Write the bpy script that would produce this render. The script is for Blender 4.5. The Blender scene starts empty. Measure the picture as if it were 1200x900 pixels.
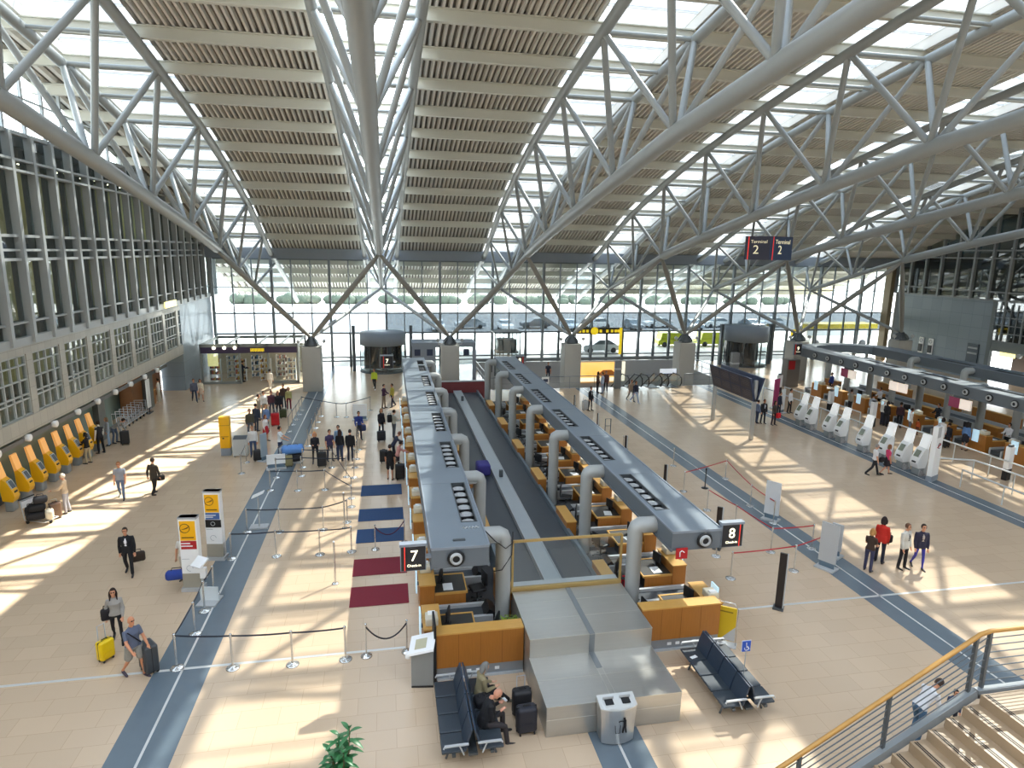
import bpy, math, random
import numpy as np
from mathutils import Matrix, Vector
random.seed(11)
SC = bpy.context.scene
COL = SC.collection
PI = math.pi
# ------------------------------------------------------------------ camera (world: X across the hall, Y along it, Z up)
FPX, CH = 754.0, 11.0
def _cam_axes(yaw, p, r):
    f = np.array([math.sin(yaw)*math.cos(p), math.cos(yaw)*math.cos(p), -math.sin(p)])
    rt = np.array([math.cos(yaw), -math.sin(yaw), 0.0]); dn = np.cross(f, rt)
    return np.array([rt*math.cos(r)+dn*math.sin(r), -rt*math.sin(r)+dn*math.cos(r), f])
AX = _cam_axes(math.radians(11.05), math.radians(11.55), math.radians(-0.97))
def G(x, y, z=0.0):
    """where the sight line through a photo point meets the level z"""
    d = AX.T @ np.array([(x-600)/FPX, (y-450)/FPX, 1.0]); t = (z-CH)/d[2]
    return (float(d[0]*t), float(d[1]*t), z)
def GX(x, y, X):
    d = AX.T @ np.array([(x-600)/FPX, (y-450)/FPX, 1.0]); t = X/d[0]
    return (X, float(d[1]*t), float(CH+d[2]*t))
def GY(x, y, Y):
    d = AX.T @ np.array([(x-600)/FPX, (y-450)/FPX, 1.0]); t = Y/d[1]
    return (float(d[0]*t), Y, float(CH+d[2]*t))
cam = bpy.data.cameras.new('camera'); cob = bpy.data.objects.new('camera', cam); COL.objects.link(cob)
cam.sensor_width = 36.0; cam.lens = FPX/1200*36; cam.clip_end = 600; cam.clip_start = 0.1
R3 = Matrix((AX[0], -AX[1], -AX[2])).transposed()
cob.matrix_world = Matrix.Translation((0, 0, CH)) @ R3.to_4x4()
SC.camera = cob

# ------------------------------------------------------------------ materials
def lin(h):
    h = h.lstrip('#'); o = []
    for i in (0, 2, 4):
        c = int(h[i:i+2], 16)/255; o.append(c/12.92 if c <= .04045 else ((c+.055)/1.055)**2.4)
    return (*o, 1.0)
MATS = {}
def mat(name, col, rough=.5, metal=0.0, var=.06, scale=6.0, emit=0.0, spec=.5, col2=None, bump=0.0, stretch=None):
    if name in MATS: return MATS[name]
    m = bpy.data.materials.new(name); m.use_nodes = True; MATS[name] = m
    nt = m.node_tree; b = nt.nodes['Principled BSDF']
    c = lin(col)
    tc = nt.nodes.new('ShaderNodeTexCoord'); nz = nt.nodes.new('ShaderNodeTexNoise'); nz.inputs['Scale'].default_value = scale
    nz.inputs['Detail'].default_value = 3
    src = tc.outputs['Object']
    if stretch:
        mp = nt.nodes.new('ShaderNodeMapping'); mp.inputs['Scale'].default_value = stretch
        nt.links.new(src, mp.inputs['Vector']); src = mp.outputs['Vector']
    nt.links.new(src, nz.inputs['Vector'])
    mx = nt.nodes.new('ShaderNodeMix'); mx.data_type = 'RGBA'
    nt.links.new(nz.outputs['Fac'], mx.inputs['Factor'])
    if col2: a, d = c, lin(col2)
    else: a, d = tuple(v*(1-var) for v in c[:3])+(1,), tuple(min(1, v*(1+var)) for v in c[:3])+(1,)
    mx.inputs[6].default_value = a; mx.inputs[7].default_value = d
    nt.links.new(mx.outputs[2], b.inputs['Base Color'])
    b.inputs['Roughness'].default_value = rough; b.inputs['Metallic'].default_value = metal
    b.inputs['Specular IOR Level'].default_value = spec
    if emit:
        nt.links.new(mx.outputs[2], b.inputs['Emission Color']); b.inputs['Emission Strength'].default_value = emit
    if bump:
        bp = nt.nodes.new('ShaderNodeBump'); bp.inputs['Strength'].default_value = bump
        nt.links.new(nz.outputs['Fac'], bp.inputs['Height']); nt.links.new(bp.outputs['Normal'], b.inputs['Normal'])
    return m
def tile_mat(name, col, mortar, w, h, rough, msize=.01, var=.1, axes='XY', off=.5, spec=.5):
    if name in MATS: return MATS[name]
    m = bpy.data.materials.new(name); m.use_nodes = True; MATS[name] = m
    nt = m.node_tree; b = nt.nodes['Principled BSDF']
    tc = nt.nodes.new('ShaderNodeTexCoord'); sp = nt.nodes.new('ShaderNodeSeparateXYZ'); cb = nt.nodes.new('ShaderNodeCombineXYZ')
    nt.links.new(tc.outputs['Object'], sp.inputs[0])
    nt.links.new(sp.outputs[axes[0]], cb.inputs[0]); nt.links.new(sp.outputs[axes[1]], cb.inputs[1])
    br = nt.nodes.new('ShaderNodeTexBrick'); br.offset = off
    nt.links.new(cb.outputs[0], br.inputs['Vector'])
    c = lin(col)
    br.inputs['Color1'].default_value = tuple(v*(1-var) for v in c[:3])+(1,)
    br.inputs['Color2'].default_value = tuple(min(1, v*(1+var)) for v in c[:3])+(1,)
    br.inputs['Mortar'].default_value = lin(mortar)
    br.inputs['Scale'].default_value = 1.0; br.inputs['Mortar Size'].default_value = msize; br.inputs['Mortar Smooth'].default_value = .3
    br.inputs['Brick Width'].default_value = w; br.inputs['Row Height'].default_value = h
    nt.links.new(br.outputs['Color'], b.inputs['Base Color'])
    b.inputs['Roughness'].default_value = rough; b.inputs['Specular IOR Level'].default_value = spec
    return m
def glass_mat(name, tint='#eef4f4', gloss=.12, rough=.02):
    if name in MATS: return MATS[name]
    m = bpy.data.materials.new(name); m.use_nodes = True; MATS[name] = m
    nt = m.node_tree; nt.nodes.remove(nt.nodes['Principled BSDF']); out = nt.nodes['Material Output']
    t = nt.nodes.new('ShaderNodeBsdfTransparent'); g = nt.nodes.new('ShaderNodeBsdfGlossy'); mx = nt.nodes.new('ShaderNodeMixShader')
    nz = nt.nodes.new('ShaderNodeTexNoise'); nz.inputs['Scale'].default_value = .6
    ma = nt.nodes.new('ShaderNodeMath'); ma.operation = 'MULTIPLY_ADD'; ma.inputs[1].default_value = .04; ma.inputs[2].default_value = gloss-.02
    nt.links.new(nz.outputs['Fac'], ma.inputs[0]); nt.links.new(ma.outputs[0], mx.inputs[0])
    t.inputs[0].default_value = lin(tint); g.inputs['Roughness'].default_value = rough
    nt.links.new(t.outputs[0], mx.inputs[1]); nt.links.new(g.outputs[0], mx.inputs[2]); nt.links.new(mx.outputs[0], out.inputs[0])
    return m
STEEL = mat('truss paint', '#979c9c', .38, 0, .03, 2.0)
CHROME = mat('brushed steel', '#c4c6c6', .28, .85, .05, 9)
DSTEEL = mat('dark steel', '#5e6366', .4, .6, .05, 9)
BLACK = mat('black', '#17181b', .45, 0, .15, 8)
WHITE = mat('white plastic', '#eceeee', .35, 0, .02, 8)
GREY = mat('grey panel', '#87909a', .55, 0, .04, 3)
LGREY = mat('light grey', '#b3b6b7', .5, 0, .04, 3)
WOOD = mat('beech veneer', '#a3692b', .42, 0, .16, 2.2, stretch=(14, 14, .8))
WOODT = mat('light beech', '#c99a50', .42, 0, .1, 2.5, stretch=(2, 14, 14))
YELLOW = mat('yellow lacquer', '#f0b414', .35, 0, .05, 4)
NAVY = mat('navy', '#2a3550', .5, 0, .1, 8)
RED = mat('red', '#b41e24', .5, 0, .08, 8)
GLASS = glass_mat('clear glass')

# ------------------------------------------------------------------ mesh builder
class MB:
    def __init__(s): s.v = []; s.f = []; s.m = []; s.sm = []
    def add(s, vs, fs, m=0, smooth=False):
        o = len(s.v); s.v += [tuple(map(float, p)) for p in vs]
        for f in fs: s.f.append(tuple(o+i for i in f)); s.m.append(m); s.sm.append(smooth)
        return s
    def quad(s, a, b, c, d, m=0): return s.add((a, b, c, d), ((0, 1, 2, 3),), m)
    def box(s, x0, x1, y0, y1, z0, z1, m=0):
        v = [(x, y, z) for z in (z0, z1) for y in (y0, y1) for x in (x0, x1)]
        return s.add(v, ((0, 2, 3, 1), (4, 5, 7, 6), (0, 1, 5, 4), (2, 6, 7, 3), (0, 4, 6, 2), (1, 3, 7, 5)), m)
    def rbox(s, x0, x1, y0, y1, z0, z1, r=.03, m=0, n=3):
        cx, cy = (x0+x1)/2, (y0+y1)/2; hx, hy = (x1-x0)/2, (y1-y0)/2; r = min(r, hx, hy, (z1-z0)/2)
        def ring(ins, z):
            o = []
            rr = max(r-ins, .001)
            for q, (sx, sy) in enumerate(((1, 1), (-1, 1), (-1, -1), (1, -1))):
                for k in range(n+1):
                    a = PI/2*(q+k/n); o.append((cx+sx*(hx-r)+rr*math.cos(a), cy+sy*(hy-r)+rr*math.sin(a), z))
            return o
        rs = [ring(r*(1-math.sin(PI/2*k/n)), z0+r*(1-math.cos(PI/2*k/n))) for k in range(n+1)]
        rs += [ring(r*(1-math.cos(PI/2*k/n)), z1-r*(1-math.sin(PI/2*k/n))) for k in range(n+1)]
        return s.loft(rs, m)
    def loft(s, rings, m=0, smooth=True, cap=True):
        n = len(rings[0]); v = [p for r in rings for p in r]; f = []
        for i in range(len(rings)-1):
            for k in range(n):
                a, b = i*n+k, i*n+(k+1) % n; f.append((a, b, b+n, a+n))
        s.add(v, f, m, smooth)
        if cap:
            s.add(rings[0], (tuple(range(n))[::-1],), m); s.add(rings[-1], (tuple(range(n)),), m)
        return s
    def beam(s, p, q, w, h, m=0, up=(0, 0, 1)):
        p, q = Vector(p), Vector(q); d = (q-p).normalized(); u = Vector(up)
        if abs(d.dot(u)) > .98: u = Vector((0, 1, 0))
        x = d.cross(u).normalized()*w/2; y = x.cross(d).normalized()*h/2
        v = [c+a*x+b*y for c in (p, q) for a, b in ((-1, -1), (1, -1), (1, 1), (-1, 1))]
        return s.add(v, ((0, 1, 2, 3)[::-1], (4, 5, 6, 7), (0, 1, 5, 4), (1, 2, 6, 5), (2, 3, 7, 6), (3, 0, 4, 7)), m)
    def tube(s, pts, r, n=8, m=0, cap=True):
        pts = [Vector(p) for p in pts]; rs = r if isinstance(r, (list, tuple)) else [r]*len(pts)
        rings = []; px = None
        for i, p in enumerate(pts):
            d = (pts[min(i+1, len(pts)-1)]-pts[max(i-1, 0)]).normalized()
            if px is None:
                u = Vector((0, 0, 1)) if abs(d.z) < .9 else Vector((1, 0, 0)); px = d.cross(u).normalized()
            else: px = (px-d*px.dot(d)).normalized()
            py = d.cross(px)
            rings.append([p+(px*math.cos(2*PI*k/n)+py*math.sin(2*PI*k/n))*rs[i] for k in range(n)])
        return s.loft(rings, m, True, cap)
    def lathe(s, prof, c=(0, 0, 0), n=16, m=0, axis='Z'):
        rings = []
        for r, z in prof:
            ring = []
            for k in range(n):
                a = 2*PI*k/n; x, y = r*math.cos(a), r*math.sin(a)
                p = (x, y, z) if axis == 'Z' else ((z, x, y) if axis == 'X' else (y, z, x))
                ring.append((c[0]+p[0], c[1]+p[1], c[2]+p[2]))
            rings.append(ring)
        return s.loft(rings, m)
    def ell(s, c, rad, nu=10, nv=7, m=0, M=None):
        rings = []
        for j in range(nv+1):
            t = PI*(.02+.96*j/nv); ring = []
            for k in range(nu):
                a = 2*PI*k/nu; p = Vector((rad[0]*math.sin(t)*math.cos(a), rad[1]*math.sin(t)*math.sin(a), -rad[2]*math.cos(t)))
                if M is not None: p = M @ p
                ring.append(p+Vector(c))
            rings.append(ring)
        return s.loft(rings, m)
    def prism(s, poly, axis, a, b, m=0):
        def P(u, v, w): return {'X': (w, u, v), 'Y': (u, w, v), 'Z': (u, v, w)}[axis]
        n = len(poly); v = [P(*p, a) for p in poly]+[P(*p, b) for p in poly]
        f = [tuple(range(n))[::-1], tuple(range(n, 2*n))]+[(k, (k+1) % n, n+(k+1) % n, n+k) for k in range(n)]
        return s.add(v, f, m)
    def build(s, name, mats, parent=None, loc=None, rz=0, kind=None):
        me = bpy.data.meshes.new(name); me.from_pydata(s.v, [], s.f)
        for mm in (mats if isinstance(mats, (list, tuple)) else [mats]): me.materials.append(mm)
        me.polygons.foreach_set('material_index', s.m); me.polygons.foreach_set('use_smooth', s.sm); me.update()
        o = bpy.data.objects.new(name, me); COL.objects.link(o)
        if parent: o.parent = parent
        if loc: o.location = loc
        o.rotation_euler.z = rz
        if kind: o['kind'] = kind
        return o
def tag(o, label, cat, group=None, kind=None):
    o['label'] = label; o['category'] = cat
    if group: o['group'] = group
    if kind: o['kind'] = kind
    return o
def thing(name, label, cat, loc=(0, 0, 0), rz=0, group=None):
    o = bpy.data.objects.new(name, None); COL.objects.link(o); o.location = loc; o.rotation_euler.z = rz; o.empty_display_size = .2
    return tag(o, label, cat, group)
def struct(name, loc=(0, 0, 0)):
    o = bpy.data.objects.new(name, None); COL.objects.link(o); o.location = loc; o['kind'] = 'structure'; return o
def dup(root, loc, rz=0, label=None, group=None):
    def cp(o, par):
        c = o.copy(); COL.objects.link(c); c.parent = par
        for ch in o.children: cp(ch, c)
        return c
    r = cp(root, None); r.location = loc; r.rotation_euler.z = rz
    if label: r['label'] = label
    if group: r['group'] = group
    return r
ORD = ['first', 'second', 'third', 'fourth', 'fifth', 'sixth', 'seventh', 'eighth', 'ninth', 'tenth', 'eleventh', 'twelfth', 'thirteenth',
       'fourteenth', 'fifteenth', 'sixteenth', 'seventeenth', 'eighteenth', 'nineteenth', 'twentieth', 'twenty-first', 'twenty-second', 'twenty-third', 'twenty-fourth', 'twenty-fifth', 'twenty-sixth']
def text(body, size, m, parent, loc, rot, name='lettering', align='CENTER', ext=.004):
    cu = bpy.data.curves.new(name, 'FONT'); cu.body = body; cu.size = size; cu.align_x = align; cu.align_y = 'CENTER'; cu.extrude = ext
    tmp = bpy.data.objects.new(name, cu); COL.objects.link(tmp); me = bpy.data.meshes.new_from_object(tmp); bpy.data.objects.remove(tmp)
    me.materials.clear(); me.materials.append(m); o = bpy.data.objects.new(name, me); COL.objects.link(o); o.parent = parent
    o.location = loc; o.rotation_euler = rot; return o
FRONT = (PI/2, 0, 0)       # lettering that faces -Y
def interp(tab):
    xs, ys = zip(*tab)
    return lambda y: float(np.interp(y, xs, ys))
# ------------------------------------------------------------------ people
PC = {}
def pm(col, kind='cloth'):
    k = kind+col
    if k not in PC:
        PC[k] = mat('%s %s' % (kind, col), col, .55 if kind == 'skin' else (.4 if kind == 'shoe' else .85), 0, .07, 14)
    return PC[k]
def person(label, at, face, h=1.74, top='#333', bottom='#222', skin='#c98f6e', hair='#2e2018', shoe='#1b1b1d', pose='stand', sleeve='long', legs='long',
           hairlen='short', jacket=False, shirt=None, arms=((4, 7, 12), (4, 7, 12)), lean=0, head=(0, 0), stride=22, leg=None, coat=0.0, vox=.015, group=None, z0=0.0, fat=1.0, fem=False, strap=None):
    """face: heading in degrees, 0 looks along +Y, 180 towards the camera. arms: (forward, outward, elbow) for left and right."""
    k = h/1.75
    if leg is None:
        leg = {'stand': ((3, 4), (-3, 4)), 'walk': ((stride, 8), (-stride*.8, 26)), 'sit': ((86, 84), (80, 72)), 'bend': ((14, 22), (2, 12)), 'crouch': ((70, 95), (40, 105))}[pose]
    TH, SH = .43, .415
    zp = max(TH*math.cos(math.radians(p))+SH*math.cos(math.radians(p-q)) for p, q in leg)+.085
    Lm = Matrix.Rotation(-math.radians(lean), 3, 'X')
    T = lambda x, y, z: Lm @ Vector((x, y, z))+Vector((0, 0, zp))
    mb = MB(); bones = []
    S = fat
    def torso(rows, n=14):
        rings = []
        for t, rx, ry, yo in rows:
            rings.append([T(rx*math.cos(2*PI*i/n), yo+ry*math.sin(2*PI*i/n), t) for i in range(n)])
        mb.loft(rings)
    j = .012 if jacket else 0
    hipx, shx = (.168, .150) if fem else (.160, .172)
    torso([(-.10, .10*S, .085*S, 0), (-.04, (hipx-.005)*S, .115*S, -.005), (.03, hipx*S, .118*S, -.005), (.14, (.132 if fem else .146)*S+j, .102*S+j, 0), (.24, (.14 if fem else .155)*S+j, .105*S+j, .005),
           (.34, .165*S**.5+j, .118*S**.5+j, .008 if not fem else .02), (.42, shx+j, .098+j, -.004), (.47, .125, .078, -.012), (.505, .065, .06, -.012), (.58, .05, .055, .004)])
    if jacket or coat:
        c = coat or .10
        torso([(-c, .172*S, .128*S, 0), (-.02, .172*S, .128*S, 0), (.12, .150*S+.012, .112*S+.01, 0)])
    # head
    hy, hp = math.radians(head[0]), math.radians(head[1])
    Hm = Lm @ Matrix.Rotation(hy, 3, 'Z') @ Matrix.Rotation(-hp, 3, 'X')
    nb = T(0, 0, .55); H = lambda x, y, z: nb+Hm @ Vector((x, y+.025, z+.135))
    def hell(c, r): mb.ell(H(*c), r, 12, 9, M=Hm)
    hell((0, 0, .02), (.078, .097, .105)); hell((0, .028, -.055), (.056, .065, .062)); hell((0, .098, -.012), (.013, .018, .026))
    hell((.077, -.005, -.005), (.012, .022, .032)); hell((-.077, -.005, -.005), (.012, .022, .032)); hell((0, .072, -.092), (.024, .024, .02))
    bones += [(H(0, 0, .0), H(0, .03, -.05), .08, 0), (T(0, 0, .5), T(0, 0, .58), .05, 0), (H(.03, .088, .018), H(.036, .088, .018), .0095, 4), (H(-.03, .088, .018), H(-.036, .088, .018), .0095, 4),
              (H(-.02, .092, -.052), H(.02, .092, -.052), .008, 5)]
    for zz, rr in ((.02, .14), (.14, .14), (.26, .15), (.36, .15), (.43, .12)): bones.append((T(-.06, 0, zz), T(.06, 0, zz), rr-.02, 1))
    if jacket or coat: bones.append((T(-.09, 0, -.05), T(.09, 0, -.05), .13, 1))
    bones.append((T(-.05, 0, -.055), T(.05, 0, -.055), .115, 2))
    if shirt:
        for q in (.2, .28, .36, .43): bones.append((T(0, .13, q), T(0, .12, q+.02), .035+.05*(q-.2), 6))
    # arms
    ends = []
    for side, (fw, ab, el) in ((-1, arms[0]), (1, arms[1])):
        a, b, e = map(math.radians, (fw, ab, el))
        d1 = Vector((side*math.sin(b), math.sin(a)*math.cos(b), -math.cos(a)*math.cos(b)))
        d2 = Vector((side*math.sin(b*.3)-side*.25*math.sin(min(e, 1.5)), math.sin(a+e), -math.cos(a+e))).normalized()
        s0 = T(side*(shx+.012), -.01, .425); el_ = s0+(Lm @ d1 if pose != 'bend' else d1)*.285; wr = el_+d2*.25
        thick = 1.22 if (sleeve == 'long') else 1.0
        r1 = .052+(.01 if jacket else 0)
        mb.tube([T(side*(shx-.06), -.01, .42), s0, s0.lerp(el_, .25), s0.lerp(el_, .6), el_], [r1, r1+.008, r1+.004, r1-.004, .043*thick], 9)
        mb.tube([el_+(s0-el_)*.06, el_, el_.lerp(wr, .35), wr], [.041*thick, .044*thick, .042*thick, .029*thick], 9)
        hd = (wr-el_).normalized()
        sx = hd.cross(Vector((0, 0, 1)) if abs(hd.z) < .8 else Vector((0, 1, 0))).normalized()   # across the palm
        fl = sx.cross(hd).normalized()
        if fl.y < 0: fl = -fl
        pal = wr+hd*.055
        Mh = Matrix((sx, fl, hd)).transposed()
        mb.ell(pal, (.040, .018, .055), 8, 6, M=Mh); mb.tube([wr-hd*.02, pal], [.027, .03], 8)
        for q, (off, ln) in enumerate(((-.03, .062), (-.01, .074), (.01, .07), (.029, .055))):
            b0 = pal+sx*off+hd*.035; b1 = b0+hd*ln*.55+fl*.008; b2 = b1+hd*ln*.4+fl*.026
            mb.tube([b0, b1, b2], [.0095, .009, .007], 6)
        t0 = pal-sx*.03*side-hd*.02; t1 = t0-sx*.024*side+hd*.03+fl*.012; mb.tube([t0, t1, t1+hd*.03+fl*.008], [.012, .011, .008], 6)
        arml = 1
        if sleeve == 'long': bones += [(s0, el_, .05, 1), (el_, wr-hd*.015, .042, 1)]
        elif sleeve == 'short': bones += [(s0, s0.lerp(el_, .62), .052, 1), (s0.lerp(el_, .7), el_, .042, 0), (el_, wr, .04, 0)]
        else: bones += [(s0, s0.lerp(el_, .1), .045, 1), (s0.lerp(el_, .2), el_, .046, 0), (el_, wr, .04, 0)]
        bones.append((wr+hd*.02, wr+hd*.13, .035, 0)); ends.append(wr+hd*.09)
    # legs
    for side, (p, q) in ((-1, leg[0]), (1, leg[1])):
        p, q = math.radians(p), math.radians(q)
        spread = .02 if pose != 'sit' else .06
        hip = Vector((side*.088*S, 0, zp-.015)) if pose != 'bend' else Vector((side*.088, 0, zp-.015))
        kn = hip+Vector((side*spread, math.sin(p)*TH, -math.cos(p)*TH)); an = kn+Vector((side*.01, math.sin(p-q)*SH, -math.cos(p-q)*SH))
        w = {'long': 1.0, 'slim': .82, 'wide': 1.12}.get(legs, .92)
        cf = w if legs in ('long', 'wide', 'slim') else .84
        mb.tube([hip+Vector((0, 0, .04)), hip.lerp(kn, .2), hip.lerp(kn, .6), kn], [.092*S, .09*S*w, .072*w, .058*w], 10)
        if legs in ('long', 'wide'): mb.tube([kn.lerp(hip, .06), kn, kn.lerp(an, .35), an], [.058*w, .06*w, .06*w, .054*w], 10)
        else: mb.tube([kn.lerp(hip, .06), kn, kn.lerp(an, .32), kn.lerp(an, .75), an], [.055*cf, .057*cf, .06*cf, .04*cf, .036*cf], 10)
        if legs == 'shorts': mb.tube([hip+Vector((side*.004, 0, .0)), hip.lerp(kn, .85)], [.1*S, .088*S], 10)
        ft = math.radians(-18) if (p-q) < -.5 else 0
        fd = Vector((side*.12, math.cos(ft), math.sin(ft))).normalized()
        heel = an+Vector((0, -.05, -.05)); toe = an+fd*.19+Vector((0, 0, -.055))
        mb.tube([heel, heel+fd*.05+Vector((0, 0, .012)), heel.lerp(toe, .55)+Vector((0, 0, .004)), toe+Vector((0, 0, -.004)), toe+fd*.03], [.028, .04, .04, .034, .018], 8)
        mb.tube([an+Vector((0, 0, .02)), an+Vector((0, -.01, -.04))], [.04, .04], 8)
        lab = {'long': (2, 2), 'slim': (2, 2), 'wide': (2, 2), 'shorts': (2, 0), 'skirt': (2, 0), 'capri': (2, 2)}[legs]
        bones += [(hip, hip.lerp(kn, .82 if legs in ('shorts', 'skirt') else .97), .085, lab[0]), (hip.lerp(kn, .95), kn, .05, lab[1]), (kn, an.lerp(kn, .12 if legs != 'capri' else .5), .055, lab[1])]
        bones.append((heel+Vector((0, .02, 0)), toe, .042, 3))
        if lab[1] == 0 or legs == 'capri': bones.append((an.lerp(kn, .3), an, .035, 0))
    if legs == 'skirt':
        n = 14
        mb.loft([[Vector(((rx)*math.cos(2*PI*i/n), ry*math.sin(2*PI*i/n), zp+t)) for i in range(n)] for t, rx, ry in ((.1, .145, .11), (-.02, .178, .14), (-.2, .19, .165), (-.38, .2, .18))])
        bones.append((Vector((0, 0, zp)), Vector((0, 0, zp-.36)), .17, 2))
    # one continuous skin over all of it
    me = bpy.data.meshes.new('body'); me.from_pydata([v for v in mb.v], [], mb.f); me.update()
    tmp = bpy.data.objects.new('body', me); COL.objects.link(tmp)
    md = tmp.modifiers.new('skin', 'REMESH'); md.mode = 'VOXEL'; md.voxel_size = vox
    sm = tmp.modifiers.new('smooth', 'SMOOTH'); sm.factor = .5; sm.iterations = 2
    dg = bpy.context.evaluated_depsgraph_get(); dg.update()
    nm = bpy.data.meshes.new_from_object(tmp.evaluated_get(dg)); bpy.data.objects.remove(tmp); bpy.data.meshes.remove(me)
    nv, nf = len(nm.vertices), len(nm.polygons)
    co = np.empty(nv*3); nm.vertices.foreach_get('co', co); co = co.reshape(-1, 3)
    ce = np.empty(nf*3); nm.polygons.foreach_get('center', ce); ce = ce.reshape(-1, 3)
    best = np.full(nf, 9.0); lab = np.zeros(nf, int)
    for a, b, r, L in bones:
        a, b = np.array(a), np.array(b); ab = b-a; t = np.clip(((ce-a) @ ab)/max(ab @ ab, 1e-9), 0, 1)
        d = np.linalg.norm(ce-a-t[:, None]*ab, axis=1)-r
        w = d < best; best[w] = d[w]; lab[w] = L
    nm.materials.clear()
    for mm in (pm(skin, 'skin'), pm(top), pm(bottom), pm(shoe, 'shoe'), pm('#2a1d16', 'skin'), pm('#a5594e', 'skin'), pm(shirt or top)): nm.materials.append(mm)
    nm.polygons.foreach_set('material_index', lab.astype(np.int32)); nm.polygons.foreach_set('use_smooth', np.ones(nf, bool))
    nm.vertices.foreach_set('co', (co*k).reshape(-1)); nm.update()
    o = bpy.data.objects.new('person', nm); COL.objects.link(o); nm.name = 'person'
    o.location = (at[0], at[1], z0); o.rotation_euler.z = -math.radians(face); tag(o, label, 'person', group)
    # hair
    if hairlen != 'bald':
        hb = MB(); n, q = 16, 10; rows = []
        for jx in range(q+1):
            t = PI*(.03+.67*jx/q); row = []
            for i in range(n):
                a = 2*PI*i/n; p = Vector((.087*math.sin(t)*math.cos(a), .106*math.sin(t)*math.sin(a)-.006, .116*math.cos(t)+.022))
                if p.y > .035 and p.z < .075: p = Vector((p.x*.86, p.y*.74, max(p.z, .06)))
                row.append(H(*p)*k)
            rows.append(row)
        hb.loft(rows)
        if hairlen in ('long', 'bob'):
            ln = .30 if hairlen == 'long' else .15
            hb.loft([[H(rx*math.cos(2*PI*i/10), -.045+ry*math.sin(2*PI*i/10)-yo, z)*k for i in range(10)] for z, rx, ry, yo in ((.05, .08, .06, 0), (-.06, .092, .06, .01), (-.6*ln, .1, .055, .02), (-ln, .07, .035, .02))])
            for sd in (-1, 1):
                hb.tube([H(sd*.075, .01, .04)*k, H(sd*.088, .015, -.05)*k, H(sd*.09, .02, -ln*.9)*k], [.026, .03, .014], 6)
        hb.build('hair', pm(hair, 'hair'), o)
    if strap:
        sb = MB(); pts = []
        for i in range(13):
            a = PI*(.06+.88*i/12); pts.append(T(.15*math.cos(a)+.02, .142 if 0 < i < 12 else .1, .45-.40*(1-math.cos(a))/2*1.0)*k)
        sb.tube(pts, .016, 6); sb.build('shoulder_strap', pm(strap), o)
    Rz = Matrix.Rotation(o.rotation_euler.z, 3, 'Z')
    o_hands = [Vector(o.location)+Rz @ (e*k) for e in ends]
    return o, o_hands
# ------------------------------------------------------------------ light
w = bpy.data.worlds.new('sky'); SC.world = w; w.use_nodes = True
nt = w.node_tree; bg = nt.nodes['Background']
tc = nt.nodes.new('ShaderNodeTexCoord'); sx = nt.nodes.new('ShaderNodeSeparateXYZ'); nt.links.new(tc.outputs['Generated'], sx.inputs[0])
rp = nt.nodes.new('ShaderNodeValToRGB'); nt.links.new(sx.outputs[2], rp.inputs[0])
rp.color_ramp.elements[0].position = .0; rp.color_ramp.elements[0].color = lin('#f1f3f2'); rp.color_ramp.elements[1].position = .8; rp.color_ramp.elements[1].color = lin('#cfdff5')
nt.links.new(rp.outputs[0], bg.inputs[0]); bg.inputs[1].default_value = 7.5
sun = bpy.data.lights.new('sun', 'SUN'); sun.energy = 18.0; sun.angle = .012; sun.color = (1, .95, .85)
so = bpy.data.objects.new('sun', sun); COL.objects.link(so)
so.rotation_euler = Vector((.67, .55, 1.0)).to_track_quat('Z', 'Y').to_euler()
SC.view_settings.view_transform = 'Standard'; SC.view_settings.look = 'None'; SC.view_settings.exposure = 0.12
cy = SC.cycles; cy.max_bounces = 8; cy.diffuse_bounces = 4; cy.glossy_bounces = 3; cy.transmission_bounces = 4; cy.transparent_max_bounces = 16
cy.caustics_reflective = False; cy.caustics_refractive = False; cy.sample_clamp_indirect = 6.0; cy.use_denoising = True

# ------------------------------------------------------------------ floor
FLOOR = tile_mat('floor tiles', '#ccb498', '#b79d82', .92, .61, .22, .006, .035)
STRIP = mat('slate strip', '#65727b', .26, 0, .06, 3)
LINE = mat('light metal inlay', '#d5d6d2', .3, .2, .02, 3)
VOID_X0, VOID_X1, VOID_Y0, VOID_Y1 = 8.2, 29.5, 50.6, 60.6
fl = MB(); strips = [(-6.25, -4.85), (4.4, 5.6), (15.25, 16.55), (26.05, 27.3)]
xs = [-17.5]
for a, b in strips: xs += [a, b]
xs.append(56)
for i in range(len(xs)-1):
    m = 1 if i % 2 else 0
    for y0, y1 in ((-14, VOID_Y0), (VOID_Y0, VOID_Y1), (VOID_Y1, 63)):
        x0, x1 = xs[i], xs[i+1]
        for c0, c1 in ([(x0, x1)] if y0 != VOID_Y0 else [(x0, min(x1, VOID_X0)), (max(x0, VOID_X1), x1)]):
            if c1 > c0: fl.quad((c0, y0, 0), (c1, y0, 0), (c1, y1, 0), (c0, y1, 0), m)
for a, b in strips:
    c = (a+b)/2; y1 = VOID_Y0 if VOID_X0 < c < VOID_X1 else 62
    fl.box(c-.03, c+.03, -10, y1, -.02, .004, 2)
for x0, x1, y, m in ((-17, .3, 16.6, 2), (9.6, 54, 16.9, 2)): fl.box(x0, x1, y-.045, y+.045, -.02, .004, m)
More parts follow.
